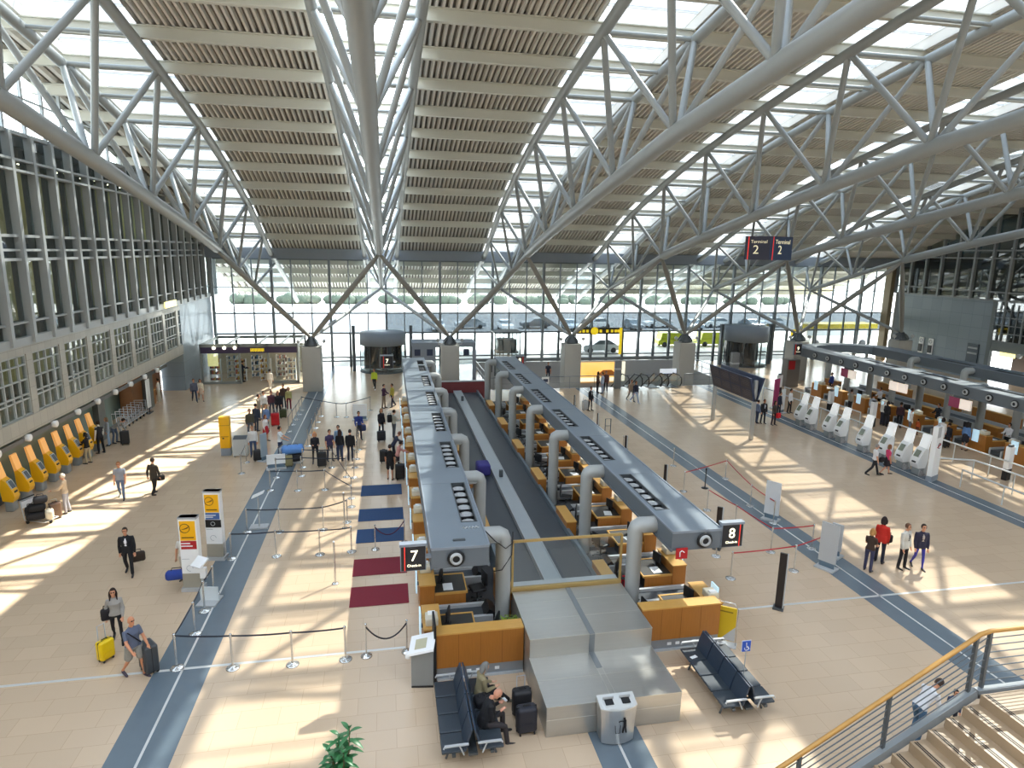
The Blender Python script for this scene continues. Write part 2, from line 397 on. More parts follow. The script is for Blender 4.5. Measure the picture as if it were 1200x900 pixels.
# sides of the stairwell and its lower floor
fl.box(VOID_X0, VOID_X1, VOID_Y0, VOID_Y1+.2, -5.3, -5.0, 0)
fl.build('floor', [FLOOR, STRIP, LINE], kind='structure')
vw = MB(); PALEW = mat('pale plaster', '#b9babb', .6, 0, .03, 2)
vw.box(VOID_X0-.2, VOID_X1+.2, VOID_Y1, VOID_Y1+.2, -5, .55); vw.box(VOID_X0-.2, VOID_X0, VOID_Y0, VOID_Y1, -5, -.01); vw.box(VOID_X1, VOID_X1+.2, VOID_Y0, VOID_Y1, -5, -.01)
vw.box(VOID_X0, VOID_X1, VOID_Y0, VOID_Y0+.15, -5, -.01)
vw.box(VOID_X0, VOID_X1, VOID_Y1-.03, VOID_Y1-.005, -1.02, -.96, 1)
vw.build('wall_stairwell', [PALEW, GREY], kind='structure')

# ------------------------------------------------------------------ roof
Zr = interp([(-14, 21.8), (0, 21.7), (8, 21.35), (14, 20.95), (20.5, 20.3), (26.7, 19.5), (33, 18.5), (39.4, 17.3), (45.5, 15.85), (52, 14.0), (56, 12.5), (61, 10.5), (66, 9.0), (70, 7.8), (74, 6.2), (77, 5.0)])
Zb = interp([(-14, 17.4), (0, 17.25), (5, 17.0), (10, 16.65), (13, 16.4), (17, 16.0), (23.1, 15.35), (29.3, 14.35), (35.5, 13.3), (41.7, 12.2), (47.9, 10.95), (60, 7.7)])
Wt = interp([(20, 2.0), (26, 1.92), (40, 1.78), (50, 1.6), (58, 1.42), (76, 1.4)])
TX = [-11.35, -.48, 10.4, 21.2, 32.05, 42.9]
DECK = mat('cream trapezoid deck', '#e0ddd6', .6, 0, .05, 1.5); DECK_SHADE = mat('deck groove shade', '#6e695f', .7, 0, .05, 1.5)  # dark groove colour paints in the shade between the ribs
CREAM = mat('cream beam paint', '#cfcec2', .5, 0, .03, 1.5)
YS = [-12, -4, 4, 11, 17, 23, 29, 33, 37, 41, 45, 49, 52, 55, 58, 61, 64, 67, 70, 73, 76]
bays = [(-16.2, TX[0])]+[(TX[i], TX[i+1]) for i in range(5)]+[(TX[5], 55.5)]
for i, (a, b) in enumerate(bays):
    dk = MB()
    for j in range(len(YS)-1):
        y0, y1 = YS[j], YS[j+1]
        wa = [a+(Wt(y)+.12 if i else 0) for y in (y0, y1)]; wb = [b-(Wt(y)+.12 if i < 6 else 0) for y in (y0, y1)]
        n = max(4, int(round((b-a-3.4)/.30)))
        P = lambda u, e, zz: (wa[e]+(wb[e]-wa[e])*u, (y0, y1)[e], Zr((y0, y1)[e])+.5+zz)
        for q in range(n):
            us = [(q+t)/n for t in (0, .14, .5, .64, 1)]; zs = (0, .16, .16, 0, 0)
            for r in range(4):
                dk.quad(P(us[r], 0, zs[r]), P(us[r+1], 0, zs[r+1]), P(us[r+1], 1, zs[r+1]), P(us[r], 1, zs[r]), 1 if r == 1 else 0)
        for e0, e1 in ((wa, 0), (wb, 1)):
            dk.quad((e0[0], y0, Zr(y0)+.45), (e0[1], y1, Zr(y1)+.45), (e0[1], y1, Zr(y1)+1.0), (e0[0], y0, Zr(y0)+1.0))
    dk.build('ceiling' if i == 0 else 'ceiling.%03d' % i, [DECK, DECK_SHADE], kind='structure')
# skylight glazing above every truss: real panes on thin white bars
for i, tx in enumerate(TX):
    sk = struct('skylight_%d' % (i+1)); g = MB(); fr = MB(); y = 6.0
    while y < 75:
        y2 = min(y+1.56, 76); z0, z1 = Zr(y)+.95, Zr(y2)+.95; W = Wt(y)+.15
        g.quad((tx-W, y, z0), (tx+W, y, z0), (tx+W, y2, z1), (tx-W, y2, z1))
        fr.beam((tx-W, y, z0), (tx+W, y, z0), .07, .1)
        if y < 60:
            for sd in (-1, 1): fr.beam((tx+sd*W, y, z0), (tx+sd*Wt(y2)+sd*.15, y2, z1), .1, .12)
        y = y2
    g.build('pane', glass_mat('skylight glass', '#f4f7f8', .06) if i == 1 else glass_mat('sun dimming skylight glass', '#989b9c', .06), sk); fr.build('glazing_bar', WHITE, sk)  # panes off the central strip tinted grey to weaken their sun patches
# cross beams
PY = [26.7+3.12*k for k in range(-5, 16)]
for k, y in enumerate(PY):
    b = MB(); z = Zr(y)
    b.box(-16.2, 55.5, y-.035, y+.035, z+.04, z+.46)
    b.box(-16.2, 55.5, y-.14, y+.14, z, z+.05); b.box(-16.2, 55.5, y-.14, y+.14, z+.45, z+.5)
    if k == 16: b.box(-16.2, 55.5, y-.3, y+.2, z-.35, z+.55, 1)
    o = b.build('roof_beam', [CREAM, GREY]); vis = k
    tag(o, 'cream roof beam under the ribbed deck, %s from the front' % ORD[k] if k != 16 else 'thick grey eaves beam along the top of the far glass wall', 'roof beam', 'roof beams')
# trusses: three chords and a lattice in between
TY = [7.5+6.2*k for k in range(0, 9)]; BY = [4.4+6.24*k for k in range(0, 8)]
TNAME = ['left-hand roof truss beside the glass office front', 'central roof truss seen end-on above the left check-in canopy', 'roof truss rising right from above the end of the check-in island', 'roof truss rising right, passing just left of the terminal sign',
         'roof truss rising right, passing just right of the terminal sign', 'roof truss closest to the right-hand glass wall']
for i, tx in enumerate(TX):
    t = thing('roof_truss', 'pale grey tubular '+TNAME[i], 'truss', (0, 0, 0), 0, 'roof trusses')
    yy = [0, 5, 10, 13, 17, 20, 23.1, 26, 29.3, 32.4, 35.5, 38.6, 41.7, 44.8, 47.9]
    MB().tube([(tx, y, Zb(y)) for y in yy], .32, 12).build('bottom_chord', STEEL, t)
    MB().tube([(tx, 47.9, Zb(47.9)), (tx, 54, 9.35), (tx, 60, 7.7)], .2, 10).build('bottom_chord', STEEL, t)
    top = lambda s, y: (tx+s*Wt(y), y, Zr(y)-.12)
    for s in (-1, 1):
        MB().tube([top(s, y) for y in (2, 8, 14, 20, 24, 28, 32, 36, 40, 44, 48, 52, 56, 60, 64, 68, 72, 76)], .225, 10).build('top_chord', STEEL, t)
    for k, y in enumerate(TY):
        if y < 60: MB().tube([top(-1, y), top(1, y)], .10, 8).build('strut', STEEL, t)
        if y+3.1 < 60: MB().tube([top(-1, y+3.1), top(1, y+3.1)], .08, 8).build('strut', STEEL, t)
    for k, y in enumerate(BY):
        for s in (-1, 1):
            for y2 in (TY[k-1] if k else None, TY[k]):
                if y2 is None: continue
                MB().tube([(tx+s*.12, y, Zb(y)+.1), top(s, y2)], .135, 8).build('brace', STEEL, t)
    for s in (-1, 1):
        for y, z, y2 in ((54, 9.35, TY[7]), (54, 9.35, TY[8]), (60, 7.7, TY[8]), (60, 7.7, 63)):
            MB().tube([(tx, y, z), top(s, y2)], .11, 8).build('brace', STEEL, t)
        MB().lathe([(.2, -.1), (.24, 0), (.2, .1)], top(s, 61.2), 10, axis='Y').build('collar', BLACK, t)
# piers with their four spread struts
PX = [-5.9, 4.95, 15.25, 25.6, 36.6, 47.4]
PIER = mat('pier render', '#a9a79f', .6, 0, .04, 2)
PLAB = ['left of the revolving door', 'behind the far end of check-in canopy 7', 'left of the bright advertisement panel', 'beside the escalators', 'behind the departure boards', 'at the right end by the tiled wall']
for i, px in enumerate(PX):
    t = thing('pier', 'grey square pier with four spread roof struts '+PLAB[i], 'pier', (px, 52.2, 0), 0, 'roof piers')
    z0 = -5 if VOID_X0 < px < VOID_X1 else 0
    MB().rbox(-.72, .72, -.7, .7, z0, 3.55, .05).build('block', PIER, t)
    c = MB(); c.lathe([(.55, 3.55), (.6, 3.65), (.45, 3.85), (.3, 4.1), (.25, 4.3)], n=14)
    for a in range(4):
        an = PI/4+a*PI/2; c.tube([(.5*math.cos(an), .5*math.sin(an), 3.5), (.62*math.cos(an), .62*math.sin(an), 3.75), (.4*math.cos(an), .4*math.sin(an), 4.05), (.1*math.cos(an), .1*math.sin(an), 4.2)], .07, 6)
    c.build('cast_node', DSTEEL, t)
    for tx in TX:
        if abs(abs(tx-px)-5.43) < 1.4:
            for (y, z, r) in ((48.2, 10.75, .2), (59.9, 7.65, .16)):
                d = Vector((tx-px, y-52.2, z)); s = Vector((0, 0, 4.15)); P = [s.lerp(d, u) for u in (0, .12, .5, .88, 1)]
                MB().tube(P, [r*.55, r*.9, r*1.05, r*.9, r*.55], 10).build('strut', STEEL if z < 9 else mat('strut grey', '#8d8c86', .45, 0, .04, 2), t)
    for s in (-1, 1):
        l = MB(); l.tube([(s*.4, -.3, 3.6), (s*.95, -.3, 3.62), (s*.98, -.3, 3.85)], .035, 6); l.lathe([(.05, -.12), (.13, -.1), (.15, .1), (.12, .12)], (s*.98, -.3, 3.95), 10, axis='Y')
        l.build('floodlight', LGREY, t)

# ------------------------------------------------------------------ far glass wall
FY = 62.5
wf = struct('window_1'); fr = MB(); x = -15.4
FX0, FX1 = -15.4, 55.2
n = 0
while x < FX1:
    big = n % 3 == 0
    fr.box(x-(.11 if big else .05), x+(.11 if big else .05), FY-(.25 if big else .08), FY+.1, 0.0, Zr(FY)+.4); x += 3.4/2; n += 1
fr.build('mullion', mat('mullion grey', '#7f878c', .45, .2, .04, 3), wf)
tr = MB()
for z, hh in ((.95, .12), (.6, .1), (3.27, .14), (5.15, .12), (7.5, .07), (10.1, .2)): tr.box(FX0, FX1, FY-.1, FY+.08, z-hh/2, z+hh/2)
x = -3.5
for z in (): pass
tr.build('transom', mat('transom grey', '#6d757a', .45, .2, .04, 3), wf)
lo = MB(); x = FX0
while x < FX1: lo.box(x-.11, x+.11, FY-.14, FY+.1, 0, 3.2); x += .85*2
lo.build('post', mat('door post', '#5b6368', .45, .2, .04, 3), wf)
MB().quad((FX0, FY, 0), (FX1, FY, 0), (FX1, FY, 11), (FX0, FY, 11)).build('glass', glass_mat('facade glass', '#eaf1f1', .09), wf)
MB().box(VOID_X0, VOID_X1, FY-.3, FY+.1, .35, .62).build('sill', mat('sill grey', '#777d80', .5, 0, .03, 3), wf)
scr = MB(); scr.quad((-.2, FY+.12, 3.3), (FX1, FY+.12, 3.3), (FX1, FY+.12, 5.1), (-.2, FY+.12, 5.1))
scr.build('printed_screen', glass_mat('printed glass screen', '#888f93', .10, .3), wf)

# ------------------------------------------------------------------ left side
TILEW = tile_mat('wall tiles', '#a7a59b', '#8e8c84', .6, .6, .4, .012, .05, 'YZ', 0)
TEAL = mat('teal glass panel', '#6d827c', .22, 0, .06, .8)
LX = -15.6
wl = MB()
wl.box(-16.75, -16.5, 8, 41.5, 0, 3.0, 1); wl.box(-17.4, -17.3, 47.6, 53, 0, 3.0, 3); wl.box(-17.6, -17.5, 41.5, 47.6, 0, 3, 1)
wl.box(-17.4, LX+.05, 8, 53.2, 2.9, 3.62, 0)
for y in (39.6, 47.5): wl.box(-17.2, -16.2, y-.45, y+.45, 0, 2.95, 4)
wl.box(-16.7, -16.45, 8, 41.5, 0, .35, 2)
wl.box(-17.3, LX, 53.2, 62.4, 0, 6.9, 5)
wl.box(LX-.3, LX+.02, 8, 53.2, 6.3, 6.95, 0)
wl.box(-17.35, -16.6, 45.2, 47, 0, 2.9, 3)
wl.build('wall_left', [TILEW, TEAL, DSTEEL, mat('brown timber wall', '#8a5a30', .5, 0, .1, 1, stretch=(1, 1, 6)), mat('dark column', '#5f625f', .4, 0, .05, 1), tile_mat('blue grey metal panels', '#8795a0', '#6b7781', 1.1, 1.1, .3, .012, .06, 'YZ', 0)], kind='structure')
# lower windows in tiled frames
w2 = struct('window_2'); pil = MB(); grid = MB(); gl = MB()
y = 10.8
while y < 53:
    pil.box(LX-.2, LX+.03, y-.26, y+.26, 3.6, 6.35); a, b = y+.26, y+2.97-.26
    for q in range(5): yy = a+(b-a)*q/4; grid.box(LX-.12, LX-.02, yy-.035, yy+.035, 3.62, 6.3)
    for z in (3.66, 4.35, 4.55, 5.2, 5.85, 6.26): grid.box(LX-.12, LX-.02, a, b, z-.03, z+.03)
    gl.quad((LX-.1, a, 3.62), (LX-.1, b, 3.62), (LX-.1, b, 6.3), (LX-.1, a, 6.3)); y += 2.97
pil.build('tiled_pilaster', TILEW, w2); grid.build('glazing_grid', mat('window grid', '#a9afae', .4, .1, .03, 3), w2); gl.build('glass', glass_mat('office glass', '#cddad8', .2), w2)
# upper curtain wall
w3 = struct('window_3'); mu = MB(); hz = MB(); MU = mat('fin grey', '#a2a7a8', .42, .1, .04, 3)
for k in range(-6, 19):
    y = 32+1.78*k; mu.box(LX-.12, LX+.22, y-.11, y+.11, 6.75, 15.7)
    mu.box(LX-.1, LX+.02, y-.07, y+.07, 15.7, Zr(y)+.6)
mu.build('fin', MU, w3)
for z, hh, dx in ((6.85, .35, .1), (7.65, .08, .05), (10.35, .12, .1), (10.75, .1, .1), (11.35, .12, .1), (14.1, .1, .2), (14.55, .1, .2), (15.68, .16, .1), (17.3, .05, 0)): hz.box(LX-.15, LX+dx, 20, 62.4, z-hh/2, z+hh/2)
hz.build('transom', MU, w3)
th = MB()
for k in range(-6, 18):
    y = 32.89+1.78*k; th.box(LX-.8, LX-.6, y-.09, y+.09, 6.9, 15.6)
th.build('inner_post', mat('inner post', '#51595e', .5, .1, .05, 3), w3)
MB().quad((LX-.1, 20, 6.9), (LX-.1, 62.4, 6.9), (LX-.1, 62.4, 15.7), (LX-.1, 20, 15.7)).build('glass', MATS['office glass'], w3)
MB().quad((LX-.1, 20, 15.7), (LX-.1, 62.4, 15.7), (LX-.1, 62.4, 21), (LX-.1, 20, 21)).build('clerestory_glass', GLASS, w3)
# office floors behind the glass
of = MB(); OFW_GLOW = mat('office back wall', '#56605c', .8, 0, .3, .35, col2='#b5a866', emit=.28); OFS = mat('office slab', '#494c4b', .8, 0, .1, 1)  # back wall glows by itself, standing in for light inside the offices
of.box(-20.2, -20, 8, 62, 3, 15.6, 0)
for z0, z1 in ((2.95, 3.6), (6.3, 6.9), (10.4, 11.3), (15.2, 15.7)): of.box(-20, LX-.3, 8, 62, z0, z1, 1)
of.box(-20.2, LX-.2, 61.9, 62.1, 0, 15.7, 1)
of.build('wall_offices', [OFW_GLOW, OFS], kind='structure')
LAMP = mat('lit lamp', '#fff3d0', .4, 0, .02, 4, emit=6.0)
ol = MB(); random.seed(5)
for zc in (6.2, 10.35, 15.15):
    for k in range(22):
        y = 16+2.1*k+random.random(); ol.box(-18.9, -18.3, y, y+.5, zc-.06, zc-.02)
ol.build('ceiling_offices_lights', LAMP, kind='structure')
# spotlights and service pipe under the tiled band
for k in range(9):
    y = 28.2+2.35*k
    t = thing('wall_spotlight', 'round white spotlight under the tiled band on the left, %s from the front' % ORD[k], 'spotlight', (LX+.05, y, 2.72), 0, 'spotlights under the left tiled band')
    MB().lathe([(.05, -.14), (.15, -.12), (.17, .1), (.13, .13)], n=12, axis='X').build('housing', WHITE, t)
    MB().box(-.06, 0, .25, 2.1, -.12, .08).build('duct', DSTEEL, t)
pp = MB()
for k in range(6):
    y = 26+2.2*k; pp.add([(-16.35, y, 2.25), (-15.8, y+.15, 2.55), (-15.8, y+1.6, 2.55), (-16.35, y+1.45, 2.25)], [(0, 1, 2, 3)])
tag(pp.build('light_reflector', WHITE), 'row of slanted white light reflectors above the yellow kiosks', 'reflector')

# ------------------------------------------------------------------ right side
RX = 54.3
TILER = tile_mat('right wall tiles', '#7f8b93', '#66727a', 1.2, 1.2, .35, .015, .06, 'YZ', 0)
wr = MB()
wr.box(RX, RX+.3, 49.5, 61.3, 0, 7.4, 0); wr.box(RX, RX+.3, 10, 49.5, 2.9, 3.9, 1); wr.box(RX+3, RX+3.2, 10, 49.5, 0, 2.9, 2); wr.box(RX-.05, RX+.3, 49.2, 49.6, 0, 7.5, 1)
wr.box(RX+.1, RX+4, 10, 61, 7.0, 7.4, 1)
wr.build('wall_right', [TILER, mat('right band', '#6f7678', .5, 0, .05, 2), mat('dark lobby', '#4a3a2c', .6, 0, .3, .6)], kind='structure')
w4 = struct('window_4'); g4 = MB(); h4 = MB()
for k in range(26):
    y = 61.3-1.85*k; g4.box(RX-.25, RX+.05, y-.1, y+.1, 7.4, Zr(max(y, -10))+.5)
    if y < 49:
        g4.box(RX-.12, RX+.05, y-.06, y+.06, 3.9, 7.4)
        for q in range(1, 3): g4.box(RX-.08, RX, y-.03-.62*q, y+.03-.62*q, 3.9, 7.2)
for z in (7.45, 8.2, 11.2, 11.9, 15.2, 15.8): h4.box(RX-.2, RX+.05, 10, 61.3, z-.06, z+.06)
for z in (4.6, 5.3, 6.0, 6.7): h4.box(RX-.1, RX, 10, 49.3, z-.03, z+.03)
g4.build('mullion', mat('right mullion', '#8b9193', .42, .1, .04, 3), w4); h4.build('transom', MATS['right mullion'], w4)
g5 = MB(); g5.quad((RX, 10, 3.9), (RX, 49.3, 3.9), (RX, 49.3, 7.4), (RX, 10, 7.4)); g5.quad((RX, 10, 7.4), (RX, 61.3, 7.4), (RX, 61.3, 21), (RX, 10, 21)); g5.build('glass', MATS['office glass'], w4)
o4 = MB(); o4.box(RX+5, RX+5.2, 10, 62, 3, 21, 0)
for z0, z1 in ((3.6, 3.9), (10.8, 11.6), (15, 15.6)): o4.box(RX+.15, RX+5, 10, 61, z0, z1, 1)
o4.box(RX+.15, RX+5, 61, 61.2, 0, 21, 1)
o4.box(RX+2, RX+2.2, 38, 47.5, 7.45, 10.7, 2); o4.box(RX+1.9, RX+2, 41.2, 42.7, 8.3, 9.9, 3)
o4.build('wall_right_offices', [mat('dark office wall', '#20282c', .8, 0, .3, .35, col2='#3a4a50'), OFS, mat('amber room', '#a98228', .7, 0, .2, .5, emit=.5), mat('green window', '#8fd0b0', .5, 0, .05, 1, emit=.6)], kind='structure')
pc = MB(); pc.box(RX-.7, RX-.2, 61.4, 62.3, 0, 12)
pc.build('trim_corner_column', mat('corner column', '#84765c', .5, 0, .05, 1), kind='structure')
wb = MB(); wb.box(-20, 58, -13.2, -13, 0, 22); wb.box(-17.7, -17.5, -13, 8, 0, 22); wb.box(56, 56.2, -13, 10, 0, 22)
wb.build('wall_back_blocker', [mat('back wall', '#a8a7a2', .6, 0, .05, 1)], kind='structure')  # unseen walls, added to block sky light coming from behind the camera
# ------------------------------------------------------------------ outside
ot = MB()
ot.quad((-120, 62.7, -.06), (180, 62.7, -.06), (180, 88, -.06), (-120, 88, -.06), 0)
ot.quad((-120, 88, -.06), (180, 88, -.06), (180, 120, -.06), (-120, 120, -.06), 1)
ot.quad((-120, 120, -.06), (180, 120, -.06), (180, 330, -.06), (-120, 330, -.06), 0)
ot.build('ground', [mat('bright concrete', '#d4d2cc', .8, 0, .04, .3), mat('asphalt', '#6a6c6e', .8, 0, .05, .3)], kind='structure')
random.seed(3)
HED = mat('hedge leaves', '#3c473a', .8, 0, .4, 2.5)
for k in range(13):
    hx = -28+9.9*k; h = MB()
    for q in range(10):
        h.ell((hx+random.uniform(-3.6, 3.6), 139+random.uniform(-1, 1), random.uniform(.5, 1.1)), (1.5, 1.0, random.uniform(.9, 1.3)), 9, 6)
    tag(h.build('hedge', HED), 'rounded green hedge beyond the car park, %s from the left' % ORD[k], 'hedge', 'hedges beyond the car park')
def car(label, x, y, rz, col, van=False):
    t = thing('car', label, 'car', (x, y, -.05), rz, 'cars outside the glass wall'); L, W = 4.5, 1.75; m = mat('car paint '+col, col, .25, .1, .02, 1)
    b = MB(); hh = 1.15 if van else .0
    prof = [(-2.2, .35), (-2.2, .8), (-1.9, .95), (-.95, 1.0), (.0, 1.0), (1.5, .98), (2.2, .85), (2.25, .4), (1.9, .3), (-1.9, .3)]
    b.prism(prof, 'Y', -W/2, W/2); b.build('body', m, t)
    c = MB(); 
    top = [(-1.9, .95), (-1.7, 1.75), (1.6, 1.75), (1.95, .95)] if van else [(-1.05, .98), (-.35, 1.42), (.9, 1.45), (1.75, .98)]
    c.prism(top, 'Y', -W/2+.1, W/2-.1); c.build('cabin', m if van else mat('car glass', '#5a666d', .1, 0, .02, 1), t)
    if not van: MB().prism([(-.42, 1.4), (-.3, 1.46), (.85, 1.49), (1.0, 1.4)], 'Y', -W/2+.12, W/2-.12).build('roof', m, t)
    for sx in (-1.4, 1.35):
        for sy in (-1, 1): MB().lathe([(.12, -.1), (.32, -.1), (.33, 0), (.32, .1), (.12, .1)], (sx, sy*.78, .32), 14, axis='Y').build('wheel', BLACK, t)
cols = ['#c9ccd0', '#8d9499', '#dfe0e0', '#50565c', '#b4bcc4', '#e6e6e2', '#70777d', '#d0d2d2', '#9aa4ad', '#e0e0dd', '#5f686f', '#c4c9cc']
cn = ['silver', 'grey', 'white', 'dark grey', 'pale blue', 'off-white', 'slate', 'light silver', 'steel blue', 'cream white', 'charcoal', 'pearl']
for k in range(12):
    car('%s car parked outside on the grey asphalt, %s from the left' % (cn[k], ORD[k]), 7+4.9*k, 92+(k % 2)*2, .1 if k % 2 else PI/2, cols[k])
cx = GY(703, 405, 70); car('silver estate car on the drop-off road behind the yellow guide sign', cx[0], 70, 0, '#c6cfd2')
cx = GY(788, 400, 74); car('yellow-green delivery van on the drop-off road outside', cx[0], 74, 0, '#a8b416', True)
cx = GY(825, 403, 73); car('second yellow-green van farther right on the drop-off road', cx[0]+1.6, 74, 0, '#b0ba2c', True)
cx = GY(976, 388, 72); yb = MB(); yb.box(cx[0]-4.5, cx[0]+5.5, 71, 73.4, .5, 2.9); t = thing('bus', 'white bus with yellow roof waiting outside behind check-in island 9', 'bus', (0, 0, 0))
yb.build('body', mat('bus white', '#e6e4da', .3, 0, .03, .5), t); MB().box(cx[0]-4.52, cx[0]+5.52, 70.97, 73.43, 2.35, 2.92).build('yellow_roof', mat('bus yellow', '#e8c81c', .3, 0, .03, .5), t); MB().box(cx[0]-4.3, cx[0]+5.3, 70.96, 73.44, 1.5, 2.2).build('window_band', mat('bus glass', '#9aa4a8', .1, 0, .1, 1), t)
for q in (-3, 3.6): MB().lathe([(.15, -.1), (.48, -.1), (.48, .1), (.15, .1)], (cx[0]+q, 71.05, .48), 14, axis='Y').build('wheel', BLACK, t)
bl = MB(); bl.box(-60, 160, 175, 176, 0, 5); bl.build('background_building', mat('pale terminal', '#cfd2d0', .8, 0, .1, .1), kind='structure')
# ------------------------------------------------------------------ check-in islands
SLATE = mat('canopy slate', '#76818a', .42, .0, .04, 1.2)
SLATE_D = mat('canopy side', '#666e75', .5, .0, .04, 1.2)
PIPE = mat('duct grey', '#a4a7a5', .42, .1, .05, 2)
BELT = mat('rubber belt', '#3a4147', .42, 0, .1, 3)
DARKTOP = mat('dark worktop', '#3a3936', .5, 0, .1, 5)
SCREEN = mat('pale blue display', '#bfe0f2', .3, 0, .03, 3, emit=.5)
PLASTIC = mat('office plastic', '#cfc8b4', .5, 0, .05, 6)
def canopy(name, label, x0, x1, y0, y1, z0, z1, pipe_side, pys, hole_x, holes, nozzle=None, side_noz=None, reach=.62):
    """long duct box on pipes; pipe_side +1 puts the pipes on the +X side"""
    cx = (x0+x1)/2
    t = thing('duct_canopy', label, 'canopy', (cx, y0, 0)); L = y1-y0
    b = MB(); hx0, hx1 = hole_x[0]-cx, hole_x[1]-cx; a0, a1 = x0-cx, x1-cx
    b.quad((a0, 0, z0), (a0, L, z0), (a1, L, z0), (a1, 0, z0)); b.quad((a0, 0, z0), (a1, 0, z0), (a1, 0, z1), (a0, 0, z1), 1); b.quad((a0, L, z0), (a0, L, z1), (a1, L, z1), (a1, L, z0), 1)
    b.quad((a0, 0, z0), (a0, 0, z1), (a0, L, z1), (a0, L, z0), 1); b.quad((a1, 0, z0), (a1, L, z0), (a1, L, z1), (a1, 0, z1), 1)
    b.quad((a0, 0, z1), (hx0, 0, z1), (hx0, L, z1), (a0, L, z1)); b.quad((hx1, 0, z1), (a1, 0, z1), (a1, L, z1), (hx1, L, z1))
    ys = [0]
    for q in holes: ys += [q[0]-y0, q[1]-y0]
    ys.append(L)
    for k in range(0, len(ys), 2): b.quad((hx0, ys[k], z1), (hx1, ys[k], z1), (hx1, ys[k+1], z1), (hx0, ys[k+1], z1))
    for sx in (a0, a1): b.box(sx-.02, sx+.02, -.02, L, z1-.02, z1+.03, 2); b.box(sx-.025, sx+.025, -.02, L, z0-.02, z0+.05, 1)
    for q in range(1, int(L/4.78)+1): b.box(a0, hx0-.02, q*4.78-.01, q*4.78+.01, z1, z1+.006, 2); b.box(hx1+.02, a1, q*4.78-.01, q*4.78+.01, z1, z1+.006, 2)
    b.box(a0, a1, -.02, .0, z1-.05, z1+.02, 2)
    b.build('duct', [SLATE, SLATE_D, GREY], t)
    for k, (h0, h1) in enumerate(holes):
        f = MB(); f.box(hx0, hx1, h0-y0, h1-y0, z1-.40, z1-.38, 1)
        for u in (hx0, hx1-.03): f.box(u, u+.03, h0-y0, h1-y0, z1-.38, z1+.012, 0)
        for u in (h0-y0, h1-y0-.03): f.box(hx0, hx1, u, u+.03, z1-.38, z1+.012, 0)
        n = 6; c = (hx0+hx1)/2
        for q in range(n):
            yy = h0-y0+(h1-h0)*(q+.5)/n
            f.lathe([(.13, z1-.36), (.19, z1-.2), (.2, z1-.1), (.13, z1-.1), (.1, z1-.24)], (c, yy, 0), 12, 2); f.box(hx0+.03, hx1-.03, yy+.24, yy+.27, z1-.2, z1-.06, 1)
        f.build('fan_grille', [DSTEEL, BLACK, LGREY], t)
    for y in pys:
        p = MB(); xs_ = (a1-.02) if pipe_side > 0 else (a0+.02); xo = xs_+pipe_side*reach; zc = z1-.28
        p.tube([(xs_, y-y0, zc), (xo-pipe_side*.12, y-y0, zc), (xo-pipe_side*.05, y-y0, zc-.05), (xo, y-y0, zc-.14), (xo, y-y0, .02)], [.24, .24, .24, .225, .215], 16)
        p.build('duct_pipe', PIPE, t)
    def noz(c, ax, s):
        n = MB(); n.lathe([(.21, 0), (.235, s*.05), (.2, s*.07)], c, 18, 1, ax); n.lathe([(.17, s*.06), (.15, s*.14), (.1, s*.13), (.09, s*.06)], c, 18, 0, ax); n.lathe([(.095, s*.05), (.093, s*.1)], c, 14, 1, ax)
        n.build('air_nozzle', [LGREY, BLACK], t)
    if nozzle: noz((nozzle-cx, -.01, (z0+z1)/2), 'Y', -1)
    for y in (side_noz or []): noz((a0-.01, y-y0, (z0+z1)/2), 'X', -1)
    return t
PYS = [16.75+4.78*k for k in range(7)]
HOLES = [(PYS[k]+.35, PYS[k]+3.55) for k in range(5)]+[(PYS[5]+.3, PYS[5]+2.4), (PYS[5]+2.8, PYS[5]+4.4)]
HOLES2 = [(PYS[k]+.35, PYS[k]+3.55) for k in range(6)]
CZ0, CZ1 = 2.88, 3.45
canopy('duct_canopy', 'long slate grey duct canopy with round nozzle hung with the lit number seven', .98, 2.5, 15.55, 46.3, CZ0, CZ1, 1, PYS, (1.93, 2.4), HOLES, nozzle=1.62)
canopy('duct_canopy', 'long slate grey duct canopy with round nozzle hung with the lit number eight', 7.66, 9.14, 15.55, 46.3, CZ0, CZ1, -1, PYS, (7.82, 8.27), HOLES2, nozzle=8.62)
SY = [28.28+1.54*k for k in range(-7, 12)]
PY9 = [18.3+4.78*k for k in range(6)]
canopy('duct_canopy', 'grey duct canopy with row of round air nozzles over the right check-in island', 33.45, 34.95, 14, 47, 3.05, 3.7, 1, PY9, (34.3, 34.7), [(y+.4, y+3.4) for y in PY9[:5]], side_noz=SY, reach=1.2)
canopy('duct_canopy', 'grey duct canopy farther back on the right check-in island', 40.1, 41.6, 14, 47, 3.05, 3.7, -1, PY9, (40.3, 40.8), [(y+.4, y+3.4) for y in PY9[:5]])
t = thing('canopy_bridge', 'curved grey bridge joining both duct canopies at the far end of right island', 'canopy', (37.5, 47, 0))
arc = [(4.1*math.cos(PI*k/14), 2.6*math.sin(PI*k/14)) for k in range(15)]; inn = [(2.55*math.cos(PI*k/14), 1.5*math.sin(PI*k/14)) for k in range(15)]
MB().prism(arc+inn[::-1], 'Z', 3.05, 3.7).build('duct', [SLATE], t); MB().rbox(-.2, .2, 1.6, 2.0, 0, 3.05, .1).build('column', PIPE, t)
for k in range(6):
    t = thing('support_column', 'round grey column under the right island canopy, %s from the front' % ORD[k], 'column', (36.05, 20.69+4.78*k, 0), 0, 'columns under the right canopy')
    MB().tube([(0, 0, 0), (0, 0, 3.04)], .22, 14).build('shaft', PIPE, t); MB().lathe([(.25, 0), (.25, .05), (.22, .08)], n=14).build('base', DSTEEL, t)
